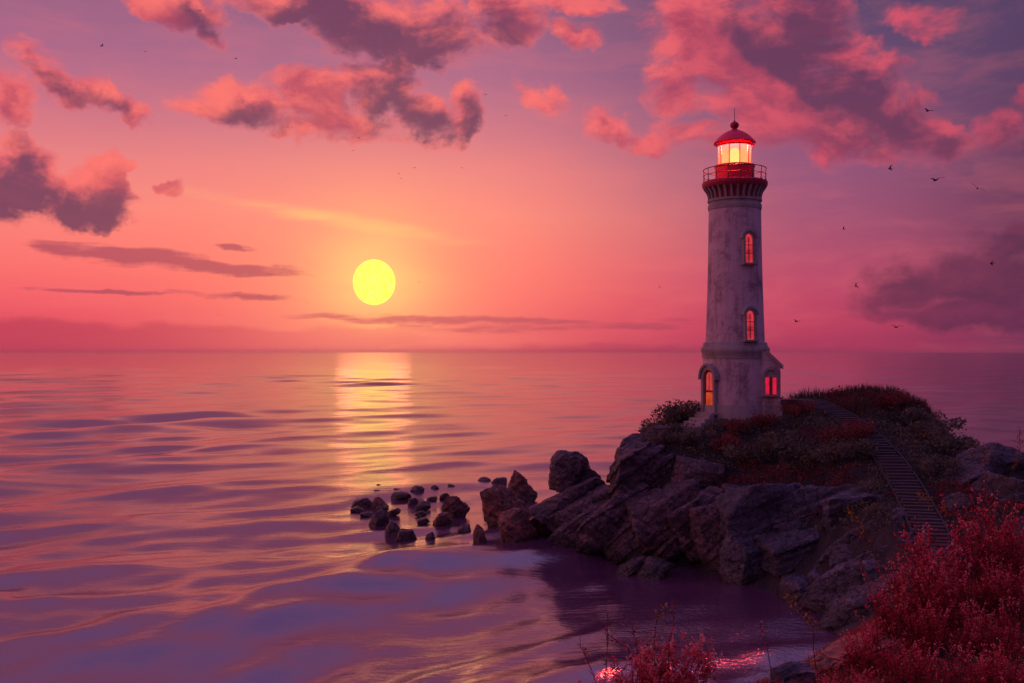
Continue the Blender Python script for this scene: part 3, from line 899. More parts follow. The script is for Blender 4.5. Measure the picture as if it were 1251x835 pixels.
lathe(bm, [(1.38, zt(258)), (1.44, zt(257)), (1.455, zt(254)), (1.44, zt(251)), (1.40, zt(250)), (1.40, zt(248)), (1.47, zt(247)), (1.47, zt(244.5)), (1.36, zt(244))], 96)
obj('neck_moulding', bm, M_STONE, lh)
bm = bmesh.new()
lathe(bm, [(1.30, zt(247)), (1.36, zt(245)), (1.37, zt(238)), (1.44, zt(234)), (1.52, zt(231))], 96)
obj('gallery_cove', bm, M_DARKRED, lh)
NB = 28
for k in range(NB):
    a = 2 * math.pi * (k + .5) / NB
    bm = bmesh.new()
    zs = [zt(244.3), zt(240), zt(236), zt(233), zt(230.6)]
    rs = [1.44, 1.47, 1.53, 1.62, 1.70]
    L = []
    for s in (-1, 1):
        out = [bm.verts.new((s * .055, -rr, z)) for rr, z in zip(rs, zs)]
        inn = [bm.verts.new((s * .055, -1.33, z)) for z in zs]
        L.append((out, inn))
    for i in range(4):
        for o_, n_ in L: bm.faces.new((o_[i], o_[i + 1], n_[i + 1], n_[i]))
        bm.faces.new((L[0][0][i], L[1][0][i], L[1][0][i + 1], L[0][0][i + 1]))
    for i in (0, 4): bm.faces.new((L[0][0][i], L[1][0][i], L[1][1][i], L[0][1][i]))
    bmesh.ops.rotate(bm, verts=bm.verts, cent=(0, 0, 0), matrix=Matrix.Rotation(a, 3, 'Z'))
    obj('bracket', bm, M_STONE, lh, smooth=30)
bm = bmesh.new()
lathe(bm, [(1.40, zt(231)), (1.70, zt(230.4)), (1.76, zt(228)), (1.775, zt(226)), (1.775, zt(224)), (1.72, zt(222.6)), (.9, zt(222))], 96)
obj('gallery_deck', bm, M_DARKRED, lh)
# railing
rail = empty('railing'); rail.parent = lh
bm = bmesh.new(); torus(bm, 1.69, zt(207.5), .024); obj('top_rail', bm, M_IRON, rail, 180)
bm = bmesh.new(); torus(bm, 1.69, zt(215), .015); obj('mid_rail', bm, M_IRON, rail, 180)
for k in range(16):
    a = 2 * math.pi * (k + .5) / 16
    x, y = 1.69 * math.sin(a), -1.69 * math.cos(a)
    bm = bmesh.new()
    tube(bm, [(x, y, zt(223)), (x, y, zt(207))], .018, 8)
    tube(bm, [(x, y, zt(223.4)), (x, y, zt(221.8))], .04, 8)
    obj('post', bm, M_IRON, rail)
# lantern room
bm = bmesh.new()
lathe(bm, [(.9, zt(222.4)), (1.09, zt(222.4)), (1.09, zt(220.5)), (1.06, zt(220)), (1.06, zt(205.5)), (1.10, zt(205)), (1.10, zt(202.6)), (.80, zt(202))], 64)
obj('lantern_base', bm, M_RED, lh)
NP = 10
for k in range(NP):
    a0 = 2 * math.pi * (k - .5) / NP; a1 = a0 + 2 * math.pi / NP
    bm = bmesh.new()
    q = [(.885 * math.sin(a), -.885 * math.cos(a)) for a in (a0, a1)]
    vs = [bm.verts.new((q[0][0], q[0][1], zt(202.8))), bm.verts.new((q[1][0], q[1][1], zt(202.8))), bm.verts.new((q[1][0], q[1][1], zt(176))), bm.verts.new((q[0][0], q[0][1], zt(176)))]
    bm.faces.new(vs)
    obj('lantern_pane', bm, M_LANT, lh, smooth=0)
    bm = bmesh.new()
    x, y = .895 * math.sin(a0), -.895 * math.cos(a0)
    tube(bm, [(x, y, zt(203.4)), (x, y, zt(174.5))], .026, 6)
    obj('glazing_bar', bm, M_DARKRED, lh)
bm = bmesh.new()
lathe(bm, [(0, zt(200)), (.20, zt(200)), (.30, zt(196)), (.33, zt(191)), (.28, zt(185)), (.16, zt(181)), (0, zt(180.5))], 32)
obj('lens', bm, M_LENS, lh)
bm = bmesh.new()
lathe(bm, [(.0, zt(203)), (.10, zt(203)), (.10, zt(200.4)), (0, zt(200.3))], 24)
obj('lens_pedestal', bm, M_IRON, lh)
bm = bmesh.new()
lathe(bm, [(.80, zt(178)), (.93, zt(179.5)), (.95, zt(177.5)), (1.12, zt(176)), (1.15, zt(174.6)), (1.10, zt(173.4)), (1.00, zt(171)), (.86, zt(167.5)), (.68, zt(164)), (.46, zt(161)), (.30, zt(159.4)), (.20, zt(158.4)), (.13, zt(158)), (0, zt(157.6))], 64)
obj('dome_roof', bm, M_RED, lh, 50)
bm = bmesh.new()
lathe(bm, [(0, zt(159)), (.14, zt(159)), (.15, zt(157.4)), (.12, zt(156.6)), (.20, zt(155.4)), (.245, zt(153)), (.22, zt(150.6)), (.13, zt(149)), (.06, zt(148.2)), (.03, zt(146.5)), (0, zt(146))], 32)
obj('ball_finial', bm, M_DARKRED, lh, 60)
bm = bmesh.new()
tube(bm, [(0, 0, zt(148)), (0, 0, zt(131))], [.018, .010], 6)
obj('lightning_rod', bm, M_IRON, lh)


def arch_pts(w, h, n=9, pointed=.0):
    """outline of a round or pointed arched opening, base centre at 0"""
    sp = h - w / 2 * (1 + pointed)
    pts = [(-w / 2, 0)]
    for i in range(n + 1):
        a = math.pi - math.pi * i / n
        xx = math.cos(a) * w / 2
        zz = sp + math.sin(a) ** (1 - .25 * pointed) * (w / 2 * (1 + pointed))
        pts.append((xx, zz))
    pts.append((w / 2, 0))
    return pts


def prism(bm, pts, y0, y1):
    A = [bm.verts.new((x, y0, z)) for x, z in pts]; B = [bm.verts.new((x, y1, z)) for x, z in pts]
    n = len(pts)
    bm.faces.new(A); bm.faces.new(B[::-1])
    for i in range(n): bm.faces.new((A[i], A[(i + 1) % n], B[(i + 1) % n], B[i]))


def frame_ring(bm, outer, inner, y0, y1):
    """arched surround: open at the bottom"""
    n = len(outer)
    o0 = [bm.verts.new((x, y0, z)) for x, z in outer]; o1 = [bm.verts.new((x, y1, z)) for x, z in outer]
    i0 = [bm.verts.new((x, y0, z)) for x, z in inner]; i1 = [bm.verts.new((x, y1, z)) for x, z in inner]
    for i in range(n - 1):
        bm.faces.new((o1[i], o1[i + 1], i1[i + 1], i1[i]))
        bm.faces.new((o0[i], o0[i + 1], o1[i + 1], o1[i]))
        bm.faces.new((i0[i], i0[i + 1], i1[i + 1], i1[i]))
        bm.faces.new((o0[i], o0[i + 1], i0[i + 1], i0[i]))
    for i in (0, -1): bm.faces.new((o0[i], o1[i], i1[i], i0[i]))


def place(o, phi, r, z, tilt=0):
    o.rotation_euler = (tilt, 0, phi)
    o.location = (r * math.sin(phi), -r * math.cos(phi), z)


def shaft_window(phi, r, zb, w=.50, h=1.60, tilt=0):
    e = empty('window'); e.parent = lh
    place(e, phi, r, zb, tilt)
    po, pi_ = arch_pts(w + .26, h + .24, 12), arch_pts(w, h, 12)
    bm = bmesh.new(); frame_ring(bm, po, pi_, .16, -.20); obj('surround', bm, M_STONE, e, 35)
    ph = [(x, z) for x, z in arch_pts(w + .44, .0 + (w + .44) / 2, 12)]
    # hood mould over the arch
    bm = bmesh.new()
    c0 = h - w / 2
    oo = [(math.cos(a) * (w / 2 + .23), c0 + math.sin(a) * (w / 2 + .27)) for a in np.linspace(math.pi, 0, 13)]
    ii = [(math.cos(a) * (w / 2 + .135), c0 + math.sin(a) * (w / 2 + .135)) for a in np.linspace(math.pi, 0, 13)]
    frame_ring(bm, oo, ii, .14, -.26); obj('hood_mould', bm, M_STONE, e, 35)
    bm = bmesh.new(); box(bm, (0, -.10, -.06), (w + .40, .40, .12), bevel=.02); obj('sill', bm, M_STONE, e, 0)
    bm = bmesh.new(); prism(bm, arch_pts(w - .01, h - .005, 12), .10, -.10); obj('pane', bm, M_WIN, e, 30)
    bm = bmesh.new()
    box(bm, (0, -.118, h * .45), (.035, .03, h * .88)); 
    for zz in (.33, .62): box(bm, (0, -.116, h * zz), (w - .02, .026, .035))
    obj('glazing_bar', bm, M_DARKRED, e, 0)
    return e


def rs(z):
    f = (z - zt(426)) / (zt(250) - zt(426))
    return 1.605 - .20 * f - .03 * math.sin(f * math.pi)


for py0 in (325, 416.5):
    z0 = zt(py0) + .03
    shaft_window(R(29), rs(z0 + .8) - .035, z0, .46, 1.55, -.026)

# door with its arched hood
dr = empty('door'); dr.parent = lh
place(dr, R(-50), 1.70, .02)
bm = bmesh.new(); frame_ring(bm, arch_pts(1.16, 2.50, 14, .25), arch_pts(.84, 2.30, 14, .25), .25, -.20); obj('door_surround', bm, M_STONE, dr, 35)
bm = bmesh.new()
oo = arch_pts(1.42, 2.64, 14, .25)[1:-1]; ii = arch_pts(1.165, 2.505, 14, .25)[1:-1]
frame_ring(bm, oo, ii, .2, -.30); obj('hood_mould', bm, M_STONE, dr, 35)
bm = bmesh.new(); prism(bm, arch_pts(.83, 2.29, 14, .25), .15, -.05); obj('door_leaf', bm, M_WOODD, dr, 30)
bm = bmesh.new(); prism(bm, [(x, z + 1.18) for x, z in arch_pts(.50, .98, 10, .25)], 0, -.085); obj('door_glass', bm, M_DOORG, dr, 30)
bm = bmesh.new(); box(bm, (0, -.075, .58), (.52, .06, .98), bevel=.01); obj('door_panel', bm, M_HALL, dr, 0)
bm = bmesh.new(); box(bm, (0, -.09, 1.12), (.78, .06, .07), bevel=.01); box(bm, (0, -.088, 1.67), (.03, .03, .92)); obj('lock_rail', bm, M_WOODD, dr, 0)
bm = bmesh.new(); tube(bm, [(.30, -.05, 1.02), (.30, -.13, 1.02), (.22, -.13, 1.02)], .018, 8); obj('door_handle', bm, M_IRON, dr)
bm = bmesh.new(); box(bm, (0, -.15, -.06), (1.3, .62, .12), bevel=.015); obj('threshold', bm, M_STONE, dr, 0)

# four steps down from the door
st = empty('entrance_steps'); st.parent = lh
place(st, R(-50), 1.80, 0)
for k in range(5):
    bm = bmesh.new()
    box(bm, (0, -.32 - .33 * k, -.14 - .19 * k - .30), (1.30 + .10 * k, .36, .70), bevel=.018)
    o = obj('step', bm, M_STONE, st, 0)
# lean-to at the right of the drum
an = empty('annex'); an.parent = lh
bm = bmesh.new()
x0, x1, yf, yb = .9, 2.36, -1.14, 1.1
zh, zl = zt(429), zt(447)
pr = [(x0, -.9), (x1, -.9), (x1, zl), (1.66, zh - .03), (x0, zh - .03)]
prism(bm, pr, yf, yb); obj('annex_wall', bm, M_WALL, an, 20)
bm = bmesh.new()
prism(bm, [(1.60, zh + .12), (1.60, zh - .08), (2.50, zl - .16), (2.50, zl + .05)], yf - .16, yb + .16); obj('annex_roof', bm, M_STONE, an, 20)
bm = bmesh.new()
box(bm, (1.93, 0, -.34), (1.06, 2.48, 1.56), bevel=.02); obj('annex_plinth', bm, M_STONE, an, 0)
wn = empty('annex_window'); wn.parent = an
wn.location = (1.86, yf - .005, zt(481))
bm = bmesh.new(); frame_ring(bm, arch_pts(.84, 1.50, 14, .35), arch_pts(.64, 1.34, 14, .35), .10, -.11); obj('surround', bm, M_STONE, wn, 35)
bm = bmesh.new(); box(bm, (0, -.06, -.05), (.94, .26, .10), bevel=.015); obj('sill', bm, M_STONE, wn, 0)
bm = bmesh.new(); prism(bm, arch_pts(.63, 1.335, 14, .35), .05, -.02); obj('tympanum', bm, M_STONE, wn, 30)
for s in (-1, 1):
    bm = bmesh.new(); box(bm, (s * .185, -.04, .47), (.20, .06, .88), bevel=.006); obj('pane', bm, M_WINA, wn, 0)
bm = bmesh.new(); box(bm, (0, -.055, .48), (.11, .075, .98), bevel=.008); obj('mullion', bm, M_WOODD, wn, 0)

ll = bpy.data.lights.new('lantern_lamp', 'POINT')
ll.energy = LAMP_W
ll.shadow_soft_size = .24
ll.color = (1.0, .10, .13)
llo = bpy.data.objects.new('lantern_lamp', ll)
llo.location = LH + Vector((0, 0, zt(180)))
COL.objects.link(llo)

# ---------------------------------------------------------------- wooden steps down the headland
def mat_wood(name, base):
    m, t = material(name)
    P = t.n('ShaderNodeNewGeometry').outputs['Position']
    n = t.noise(t.v('MULTIPLY', P, (2.0, 9.0, 9.0)), 1.6, 6, .65)
    c = t.ramp(n, [(.3, tuple(x * .45 for x in base) + (1,)), (.7, tuple(base) + (1,))])
    b = t.bsdf(Base_Color=c, Roughness=.78, Normal=t.bump(n, .5, .02))
    t.out(b.outputs[0])
    return m


M_TREAD = mat_wood('weathered_grey_wood', (.065, .048, .060))
stair = empty('staircase', PATH[5])
tag(stair, 'winding grey wooden steps with low side boards, descending from the lighthouse', 'stairs')
inv = Matrix.Translation(-Vector(PATH[5]))
seg = np.concatenate([[0], np.cumsum(np.linalg.norm(np.diff(PTS, axis=0), axis=1))])
NS = 66
for k in range(NS):
    s = seg[-1] * (k + .5) / NS
    i = min(int(np.searchsorted(seg, s)), len(PTS) - 1)
    p = Vector(PTS[i]); d = Vector(PTS[min(i + 4, len(PTS) - 1)] - PTS[max(i - 4, 0)]); d.z = 0; d.normalize()
    yaw = math.atan2(d.y, d.x)
    bm = bmesh.new()
    random.seed(k)
    box(bm, (0, random.uniform(-.04, .04), -.08), (.50, 1.10 + random.uniform(-.05, .07), .22), bevel=.014)
    bmesh.ops.transform(bm, matrix=Matrix.Translation(p - Vector(PATH[5]) + Vector((0, 0, random.uniform(-.012, .012)))) @ Matrix.Rotation(yaw + random.uniform(-.035, .035), 4, 'Z') @ Matrix.Rotation(random.uniform(-.02, .02), 4, 'X'), verts=bm.verts)
    obj('step', bm, M_TREAD, stair, 0)
for s, hgt in ((-1, -.02), (1, .06)):
    bm = bmesh.new(); prev = None
    for i in range(0, len(PTS), 5):
        p = Vector(PTS[i]) - Vector(PATH[5]); d = Vector(PTS[min(i + 4, len(PTS) - 1)] - PTS[max(i - 4, 0)]); d.z = 0; d.normalize()
        nrm = Vector((-d.y, d.x, 0)) * s
        ring = [bm.verts.new(p + nrm * a + Vector((0, 0, b))) for a, b in ((.58, -.30), (.64, -.30), (.64, hgt), (.58, hgt))]
        if prev:
            for j in range(4): bm.faces.new((prev[j], prev[(j + 1) % 4], ring[(j + 1) % 4], ring[j]))
        else: bm.faces.new(ring)
        prev = ring
    bm.faces.new(prev[::-1])
    obj('side_board', bm, M_TREAD, stair, 30)
# ---------------------------------------------------------------- vegetation
def mat_leaf(name, stops, trans=.35, rough=.6):
    m, t = material(name)
    a = t.n('ShaderNodeAttribute', attribute_name='tint').outputs['Fac']
    c = t.ramp(a, [(p, tuple(q) + (1,)) for p, q in stops])
    b = t.bsdf(Base_Color=c, Roughness=rough, Specular_IOR_Level=.25)
    tr = t.n('ShaderNodeBsdfTranslucent', {'Color': c})
    mx = t.n('ShaderNodeMixShader', {0: trans, 1: b.outputs[0], 2: tr.outputs[0]})
    t.out(mx.outputs[0])
    return m


M_HEATHG = mat_leaf('dull_green_heath', [(0, (.075, .062, .055)), (.5, (.165, .150, .11)), (1, (.27, .23, .17))])
M_HEATHR = mat_leaf('russet_heath', [(0, (.11, .026, .034)), (.5, (.26, .055, .06)), (1, (.36, .11, .09))])
M_GRASS = mat_leaf('dry_grass', [(0, (.045, .035, .025)), (.6, (.11, .065, .045)), (1, (.18, .10, .07))])
M_REDGR = mat_leaf('red_ground_grass', [(0, (.18, .020, .020)), (.5, (.42, .055, .04)), (1, (.55, .13, .07))])
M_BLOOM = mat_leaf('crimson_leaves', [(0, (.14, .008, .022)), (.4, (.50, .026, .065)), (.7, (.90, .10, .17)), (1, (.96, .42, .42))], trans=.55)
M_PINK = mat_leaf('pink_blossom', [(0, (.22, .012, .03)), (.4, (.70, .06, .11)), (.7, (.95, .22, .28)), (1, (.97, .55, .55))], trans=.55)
M_GOLD = mat_leaf('yellow_leaves', [(0, (.20, .10, .02)), (1, (.50, .28, .05))])
M_TWIG = mat_paint('dark_twig_bark', (.045, .022, .022), .8)
M_DRY = mat_paint('dry_stalk', (.085, .045, .035), .8)


def leaf_quads(rng, C, size, up=.35, aspect=.55, fold=True):
    """small bent leaves at the points C, randomly turned"""
    n = len(C)
    d = rng.normal(size=(n, 3)); d[:, 2] += up; d /= np.linalg.norm(d, axis=1)[:, None]
    e = rng.normal(size=(n, 3)); e -= (e * d).sum(1)[:, None] * d; e /= np.linalg.norm(e, axis=1)[:, None]
    s = (size * (.5 + 1.25 * rng.rand(n) ** 1.8))[:, None]
    nn = np.cross(d, e)
    a = C; b = C + d * s * .55 + e * s * aspect * .5 + nn * s * .08; c = C + d * s; f = C + d * s * .5 - e * s * aspect * .5 + nn * s * .08
    V = np.stack([a, b, c, f], 1).reshape(-1, 3)
    return V, np.arange(4 * n).reshape(n, 4)


def merge(L):
    V, Fq, T, o = [], [], [], 0
    for v, f, t_ in L:
        V.append(v); Fq.append(f + o); T.append(t_); o += len(v)
    return np.concatenate(V), np.concatenate(Fq), np.concatenate(T)


def strip_blades(rng, B, h, w, lean):
    """grass blades: two quads each, bending over"""
    n = len(B)
    a = rng.rand(n) * 6.283
    dr = np.stack([np.cos(a), np.sin(a), np.zeros(n)], 1)
    sd = np.stack([-np.sin(a), np.cos(a), np.zeros(n)], 1)
    hh = (h * (.5 + .8 * rng.rand(n)))[:, None]; ww = np.full((n, 1), w)
    ln = (lean * rng.rand(n))[:, None]
    up = np.array([0, 0, 1.0])
    p0 = B; p1 = B + up * hh * .6 + dr * hh * ln * .3; p2 = B + up * hh * (1 - .25 * ln) + dr * hh * ln
    V = np.stack([p0 - sd * ww, p0 + sd * ww, p1 + sd * ww * .75, p1 - sd * ww * .75, p2 + sd * ww * .15, p2 - sd * ww * .15], 1).reshape(-1, 3)
    k = np.arange(n)[:, None] * 6
    Fq = np.concatenate([k + np.array([[0, 1, 2, 3]]), k + np.array([[3, 2, 4, 5]])])
    tt = rng.rand(n)
    return V, Fq, np.concatenate([tt, tt])


def on_head(X, Y):
    e = .15
    z = head_z(X, Y)
    gx = (head_z(X + e, Y) - z) / e; gy = (head_z(X, Y + e) - z) / e
    return z, np.hypot(gx, gy)


# heath: one mass of low growth over the top of the headland
rng = np.random.RandomState(21)
N = 15000
X = rng.uniform(2, 30, N); Y = rng.uniform(36, 64, N)
z, sl_ = on_head(X, Y)
dpath = np.full(N, 9.0)
for q in PTS[::8]: dpath = np.minimum(dpath, np.hypot(X - q[0], Y - q[1]))
dl = np.hypot(X - LH.x, Y - LH.y)
sdir = np.array([math.sin(R(-50) + LROT), -math.cos(R(-50) + LROT)])
al = (X - LH.x) * sdir[0] + (Y - LH.y) * sdir[1]; ac = np.abs(-(X - LH.x) * sdir[1] + (Y - LH.y) * sdir[0])
onstep = (al > 0) & (al < 3.9) & (ac < .95)
dax = ((X - LH.x) * math.cos(LROT) + (Y - LH.y) * math.sin(LROT)); day = -(X - LH.x) * math.sin(LROT) + (Y - LH.y) * math.cos(LROT)
onax = (np.abs(dax - 1.6) < 1.1) & (np.abs(day) < 1.45)
pn = fbm(np.stack([X * .35, Y * .35, X * 0], 1), 3)
ok = (z > 2.6 + .8 * pn) & (sl_ < 1.25) & (dpath > .74) & (dl > 2.0) & ~onstep & ~onax
X, Y, z, pn = X[ok], Y[ok], z[ok], pn[ok]
hum = np.clip(.16 + .85 * fbm(np.stack([X * .9, Y * .9, X * 0 + 4], 1), 3), .04, .75)
near = np.clip((dl[ok] - 1.9) / 2.2, .2, 1) * np.clip((dpath[ok] - .6) / 1.5, .3, 1)
hum *= near
LG, LR = [], []
redness = fbm(np.stack([X * .22 + 3, Y * .22, X * 0 + 9], 1), 3) > .09
for sel, LL in ((~redness, LG), (redness, LR)):
    P0 = np.stack([X, Y, z - .03], 1)[sel]; hh = hum[sel]
    n = len(P0)
    rep = 13
    C = np.repeat(P0, rep, 0) + np.concatenate([rng.normal(size=(n * rep, 2)) * .13, np.zeros((n * rep, 1))], 1)
    C[:, 2] += np.repeat(hh, rep) * rng.rand(n * rep) ** .6
    v, f = leaf_quads(rng, C, .11, .8)
    LL.append((v, f, np.clip(rng.normal(.45, .24, len(C)), 0, 1)))
v, f, tt = merge(LG)
tag(mesh_np('heath', v, f, M_HEATHG, None, False, tt), 'dull green heath covering the upper slopes of the headland', 'heath', kind='stuff')
v, f, tt = merge(LR)
tag(mesh_np('russet_heath', v, f, M_HEATHR, None, False, tt), 'russet red heath patches between the green below the tower', 'heath', kind='stuff')

# tall dry grass along the top right of the headland
gx, gy = [], []
for (px, py, Y0, sx) in [(1030, 492, 55, 30), (1060, 492, 55.5, 30), (1095, 497, 55, 28), (1125, 503, 54, 14), (1075, 505, 53, 40), (985, 494, 56.5, 25), (1110, 515, 52, 30), (1050, 515, 50.5, 20)]:
    c = at(px, py, Y0); n = 420
    gx.append(c.x + rng.normal(size=n) * sx * .045 * .55); gy.append(Y0 + rng.normal(size=n) * .8)
gx, gy = np.concatenate(gx), np.concatenate(gy)
gz, gs = on_head(gx, gy)
dp = np.full(len(gx), 9.0)
for q in PTS[::8]: dp = np.minimum(dp, np.hypot(gx - q[0], gy - q[1]))
ok = dp > .9
v, f, tt = strip_blades(rng, np.stack([gx, gy, gz - .05], 1)[ok], .62, .016, .75)
tag(mesh_np('grass', v, f, M_GRASS, None, False, tt), 'long dry grass along the top right edge of the headland', 'grass', kind='stuff')


# shrubs of the headland that stand out from the heath
def heath_shrub_parts(seed, n=1500):
    rg = np.random.RandomState(seed)
    L = []
    for k in range(9):
        c = np.array([rg.normal() * .38, rg.normal() * .38, .25 + .35 * rg.rand()])
        r = .26 + .24 * rg.rand()
        d = rg.normal(size=(n // 9, 3)); d /= np.linalg.norm(d, axis=1)[:, None]
        q = c + d * r * (.55 + .5 * rg.rand(n // 9)[:, None]) * np.array([1, 1, .85])
        q = q[q[:, 2] > -.05]
        v, f = leaf_quads(rg, q, .10, .6)
        L.append((v, f, np.clip(rg.normal(.5 + .12 * rg.normal(), .2, len(q)), 0, 1)))
    bm = bmesh.new()
    for k in range(10):
        a = rg.rand() * 6.28; rr = .5 * rg.rand()
        tube(bm, [(0, 0, -.2), (rr * .4 * math.cos(a), rr * .4 * math.sin(a), .2), (rr * math.cos(a), rr * math.sin(a), .55 + .2 * rg.rand())], [.03, .02, .008], 5)
    return merge(L), bm


def heath_shrub(seed, matl, label):
    e = empty('heath_shrub')
    (v, f, tt), bm = heath_shrub_parts(seed)
    mesh_np('foliage', v, f, matl, e, False, tt)
    obj('woody_stem', bm, M_TWIG, e)
    tag(e, label, 'shrub', 'shrubs on the headland')
    return e


def copy_tree(o, parent=None):
    c = o.copy(); COL.objects.link(c)
    if parent: c.parent = parent
    for ch in o.children:
        copy_tree(ch, c)
    return c


SHR = [  # px, py of the foot, distance, size, kind, label
    (838, 506, 53.2, 1.5, 'g', 'bushy dark shrub on the skyline just left of the entrance steps'),
    (815, 516, 53.5, 1.4, 'g', 'dark shrub on the left skyline, second from the entrance steps'),
    (800, 528, 52.6, 1.15, 'g', 'lowest dark shrub on the left skyline above the pinnacle'),
    (826, 530, 51.0, 1.3, 'g', 'green shrub on the slope below the left skyline shrubs'),
    (846, 552, 49.0, 1.0, 'g', 'green shrub under the foot of the entrance steps'),
    (815, 562, 49.6, 1.1, 'g', 'green shrub beside the tall sunlit crag'),
    (900, 534, 49.2, .9, 'r', 'low russet shrub directly below the front of the tower'),
    (935, 532, 49.4, .95, 'r', 'russet shrub below the annex window'),
    (972, 524, 50.0, .95, 'r', 'russet shrub right of the annex corner'),
    (884, 556, 48.0, 1.2, 'r', 'russet shrub above the perched squarish boulder'),
    (915, 575, 46.8, 1.5, 'g', 'large green shrub in the middle of the slope under the tower'),
    (950, 562, 47.4, 1.5, 'g', 'large green shrub right of the middle of the slope under the tower'),
    (985, 578, 46.0, 1.4, 'g', 'green shrub above the flat topped ledge'),
    (1016, 572, 46.0, 1.4, 'r', 'russet shrub left of the wooden steps at mid height'),
    (1020, 598, 44.2, 1.2, 'g', 'green shrub at the upper edge of the wide ledge'),
    (1050, 590, 43.6, 1.2, 'g', 'green shrub beside the left board of the wooden steps'),
    (1046, 560, 46.4, 1.1, 'r', 'russet shrub touching the left board of the wooden steps'),
    (1040, 645, 41.0, 1.1, 'g', 'green shrub growing out of the cliff between two ledges'),
    (1115, 530, 50.0, 1.5, 'g', 'dark green shrub right of the upper wooden steps'),
    (1145, 532, 50.4, 1.4, 'g', 'dark green shrub on the right skyline under the dry grass'),
    (1168, 548, 48.6, 1.3, 'g', 'last dark shrub on the right skyline before the bare crag'),
    (1130, 560, 46.6, 1.4, 'g', 'dark green shrub right of the middle of the wooden steps'),
    (1158, 575, 45.0, 1.3, 'g', 'dark green shrub at the left foot of the right skyline crag'),
    (1080, 512, 52.0, 1.2, 'r', 'russet shrub between the dry grass and the upper wooden steps'),
    (1146, 608, 41.6, 1.1, 'g', 'small dark shrub right of the lower wooden steps'),
]
protos = {}
for i, (px, py, Y0, s, kd, lb) in enumerate(SHR):
    key = (kd, i % 3)
    if key not in protos:
        e = heath_shrub(50 + i, M_HEATHG if kd == 'g' else M_HEATHR, lb); protos[key] = e
    else:
        e = copy_tree(protos[key])
    c = at(px, py, Y0)
    zz = float(head_z(np.array([c.x]), np.array([Y0]))[0])
    e.location = (c.x, Y0, max(zz, c.z - .35) if px != 1040 else c.z - .1)
    e.rotation_euler = (0, 0, i * 1.7)
    e.scale = (s * .95, s * .95, s * .85)
    tag(e, lb, 'shrub', 'shrubs on the headland')

# ---------------------------------------------------------------- near hillside under the camera
_h = [(0, 0, 8.25), (-3, 0, 8.2), (3, 0, 8.35), (6, 0, 8.7), (0, -5, 8.4), (6, -5, 9), (-6, -5, 8.1),
      (0, 4, 7.90), (1.2, 5.5, 7.66), (2.2, 6.2, 7.66), (3, 6, 7.82), (4.2, 6, 8.12), (6, 6, 8.5), (9, 6, 8.8), (.2, 6.4, 7.50), (-1, 5.6, 7.4), (-3, 5, 7.0), (-6, 4, 6),
      (1.6, 7.6, 7.15), (2.6, 7.6, 7.48), (3.4, 8.0, 7.72), (4.6, 8.4, 8.02), (6.2, 8.6, 8.25), (9, 9, 8.5), (3.4, 9.4, 7.2), (5, 10, 7.6), (7, 11, 7.7), (10, 12, 7.8),
      (0, 8.2, 6.2), (1.6, 9.4, 5.8), (3, 11, 5.2), (-3, 8, 4.6), (-6, 8, 3), (0, 11, 3.4), (3, 14, 3.0), (5.5, 14, 4.6), (8, 16, 5.2), (11, 18, 5.4),
      (-6, 13, -1), (-2, 15, -1), (2, 18, -1), (6, 21, -.8), (9, 24, -.3), (8, 18, 3.2), (11, 22, 3.2), (14, 26, 3.4), (15, 30, 2.9), (14, 33, 2.3), (11, 28, -.3), (18, 26, 4), (18, 18, 6), (18, 8, 8), (14, 0, 9), (17, 33, 2.8)]
HILL = rbf(_h)


def hill_z(X, Y):
    X, Y = np.asarray(X, float), np.asarray(Y, float)
    p = np.stack([X.ravel(), Y.ravel(), np.zeros(X.size)], 1)
    return HILL(X, Y) + (.09 * fbm(p * .9, 4)).reshape(X.shape)


hl = grid_mesh('hillside', -7, 19, -6, 34, .12, hill_z, mat_ground('red_brown_soil', (.07, .026, .022), (.13, .095, .11)))
tag(hl, 'grassy foreground slope under the red bushes', kind='structure')

rock('foreground_rock', at(968, 828, 6.9) + Vector((0, 0, -.03)), (.20, .18, .12), M_ROCKB, 71, 'dark mossy rock poking out of the red grass at the bottom edge', sub=6, cuts=12, jag=1.7, taper=.4)
rock('foreground_rock', at(1035, 786, 7.3) + Vector((.03, 0, -.14)), (.34, .22, .12), M_ROCKR, 72, 'long low reddish rock slanting up to the right under the red bushes', sub=5, cuts=8, rot=(0, -24, 0))

# red grass on the near slope
rg = np.random.RandomState(5)
n = 60000
X = rg.uniform(-1.0, 7.0, n); Y = rg.uniform(4.2, 9.4, n)
z = hill_z(X, Y)
den = fbm(np.stack([X * 1.2, Y * 1.2, X * 0], 1), 3)
edge_ok = z > 7.05
ok = edge_ok & (den > -.32)
v, f, tt = strip_blades(rg, np.stack([X, Y, z - .01], 1)[ok], .085, .0032, .8)
tag(mesh_np('grass', v, f, M_REDGR, None, False, tt), 'short red grass on the near slope at the bottom edge', 'grass', kind='stuff')


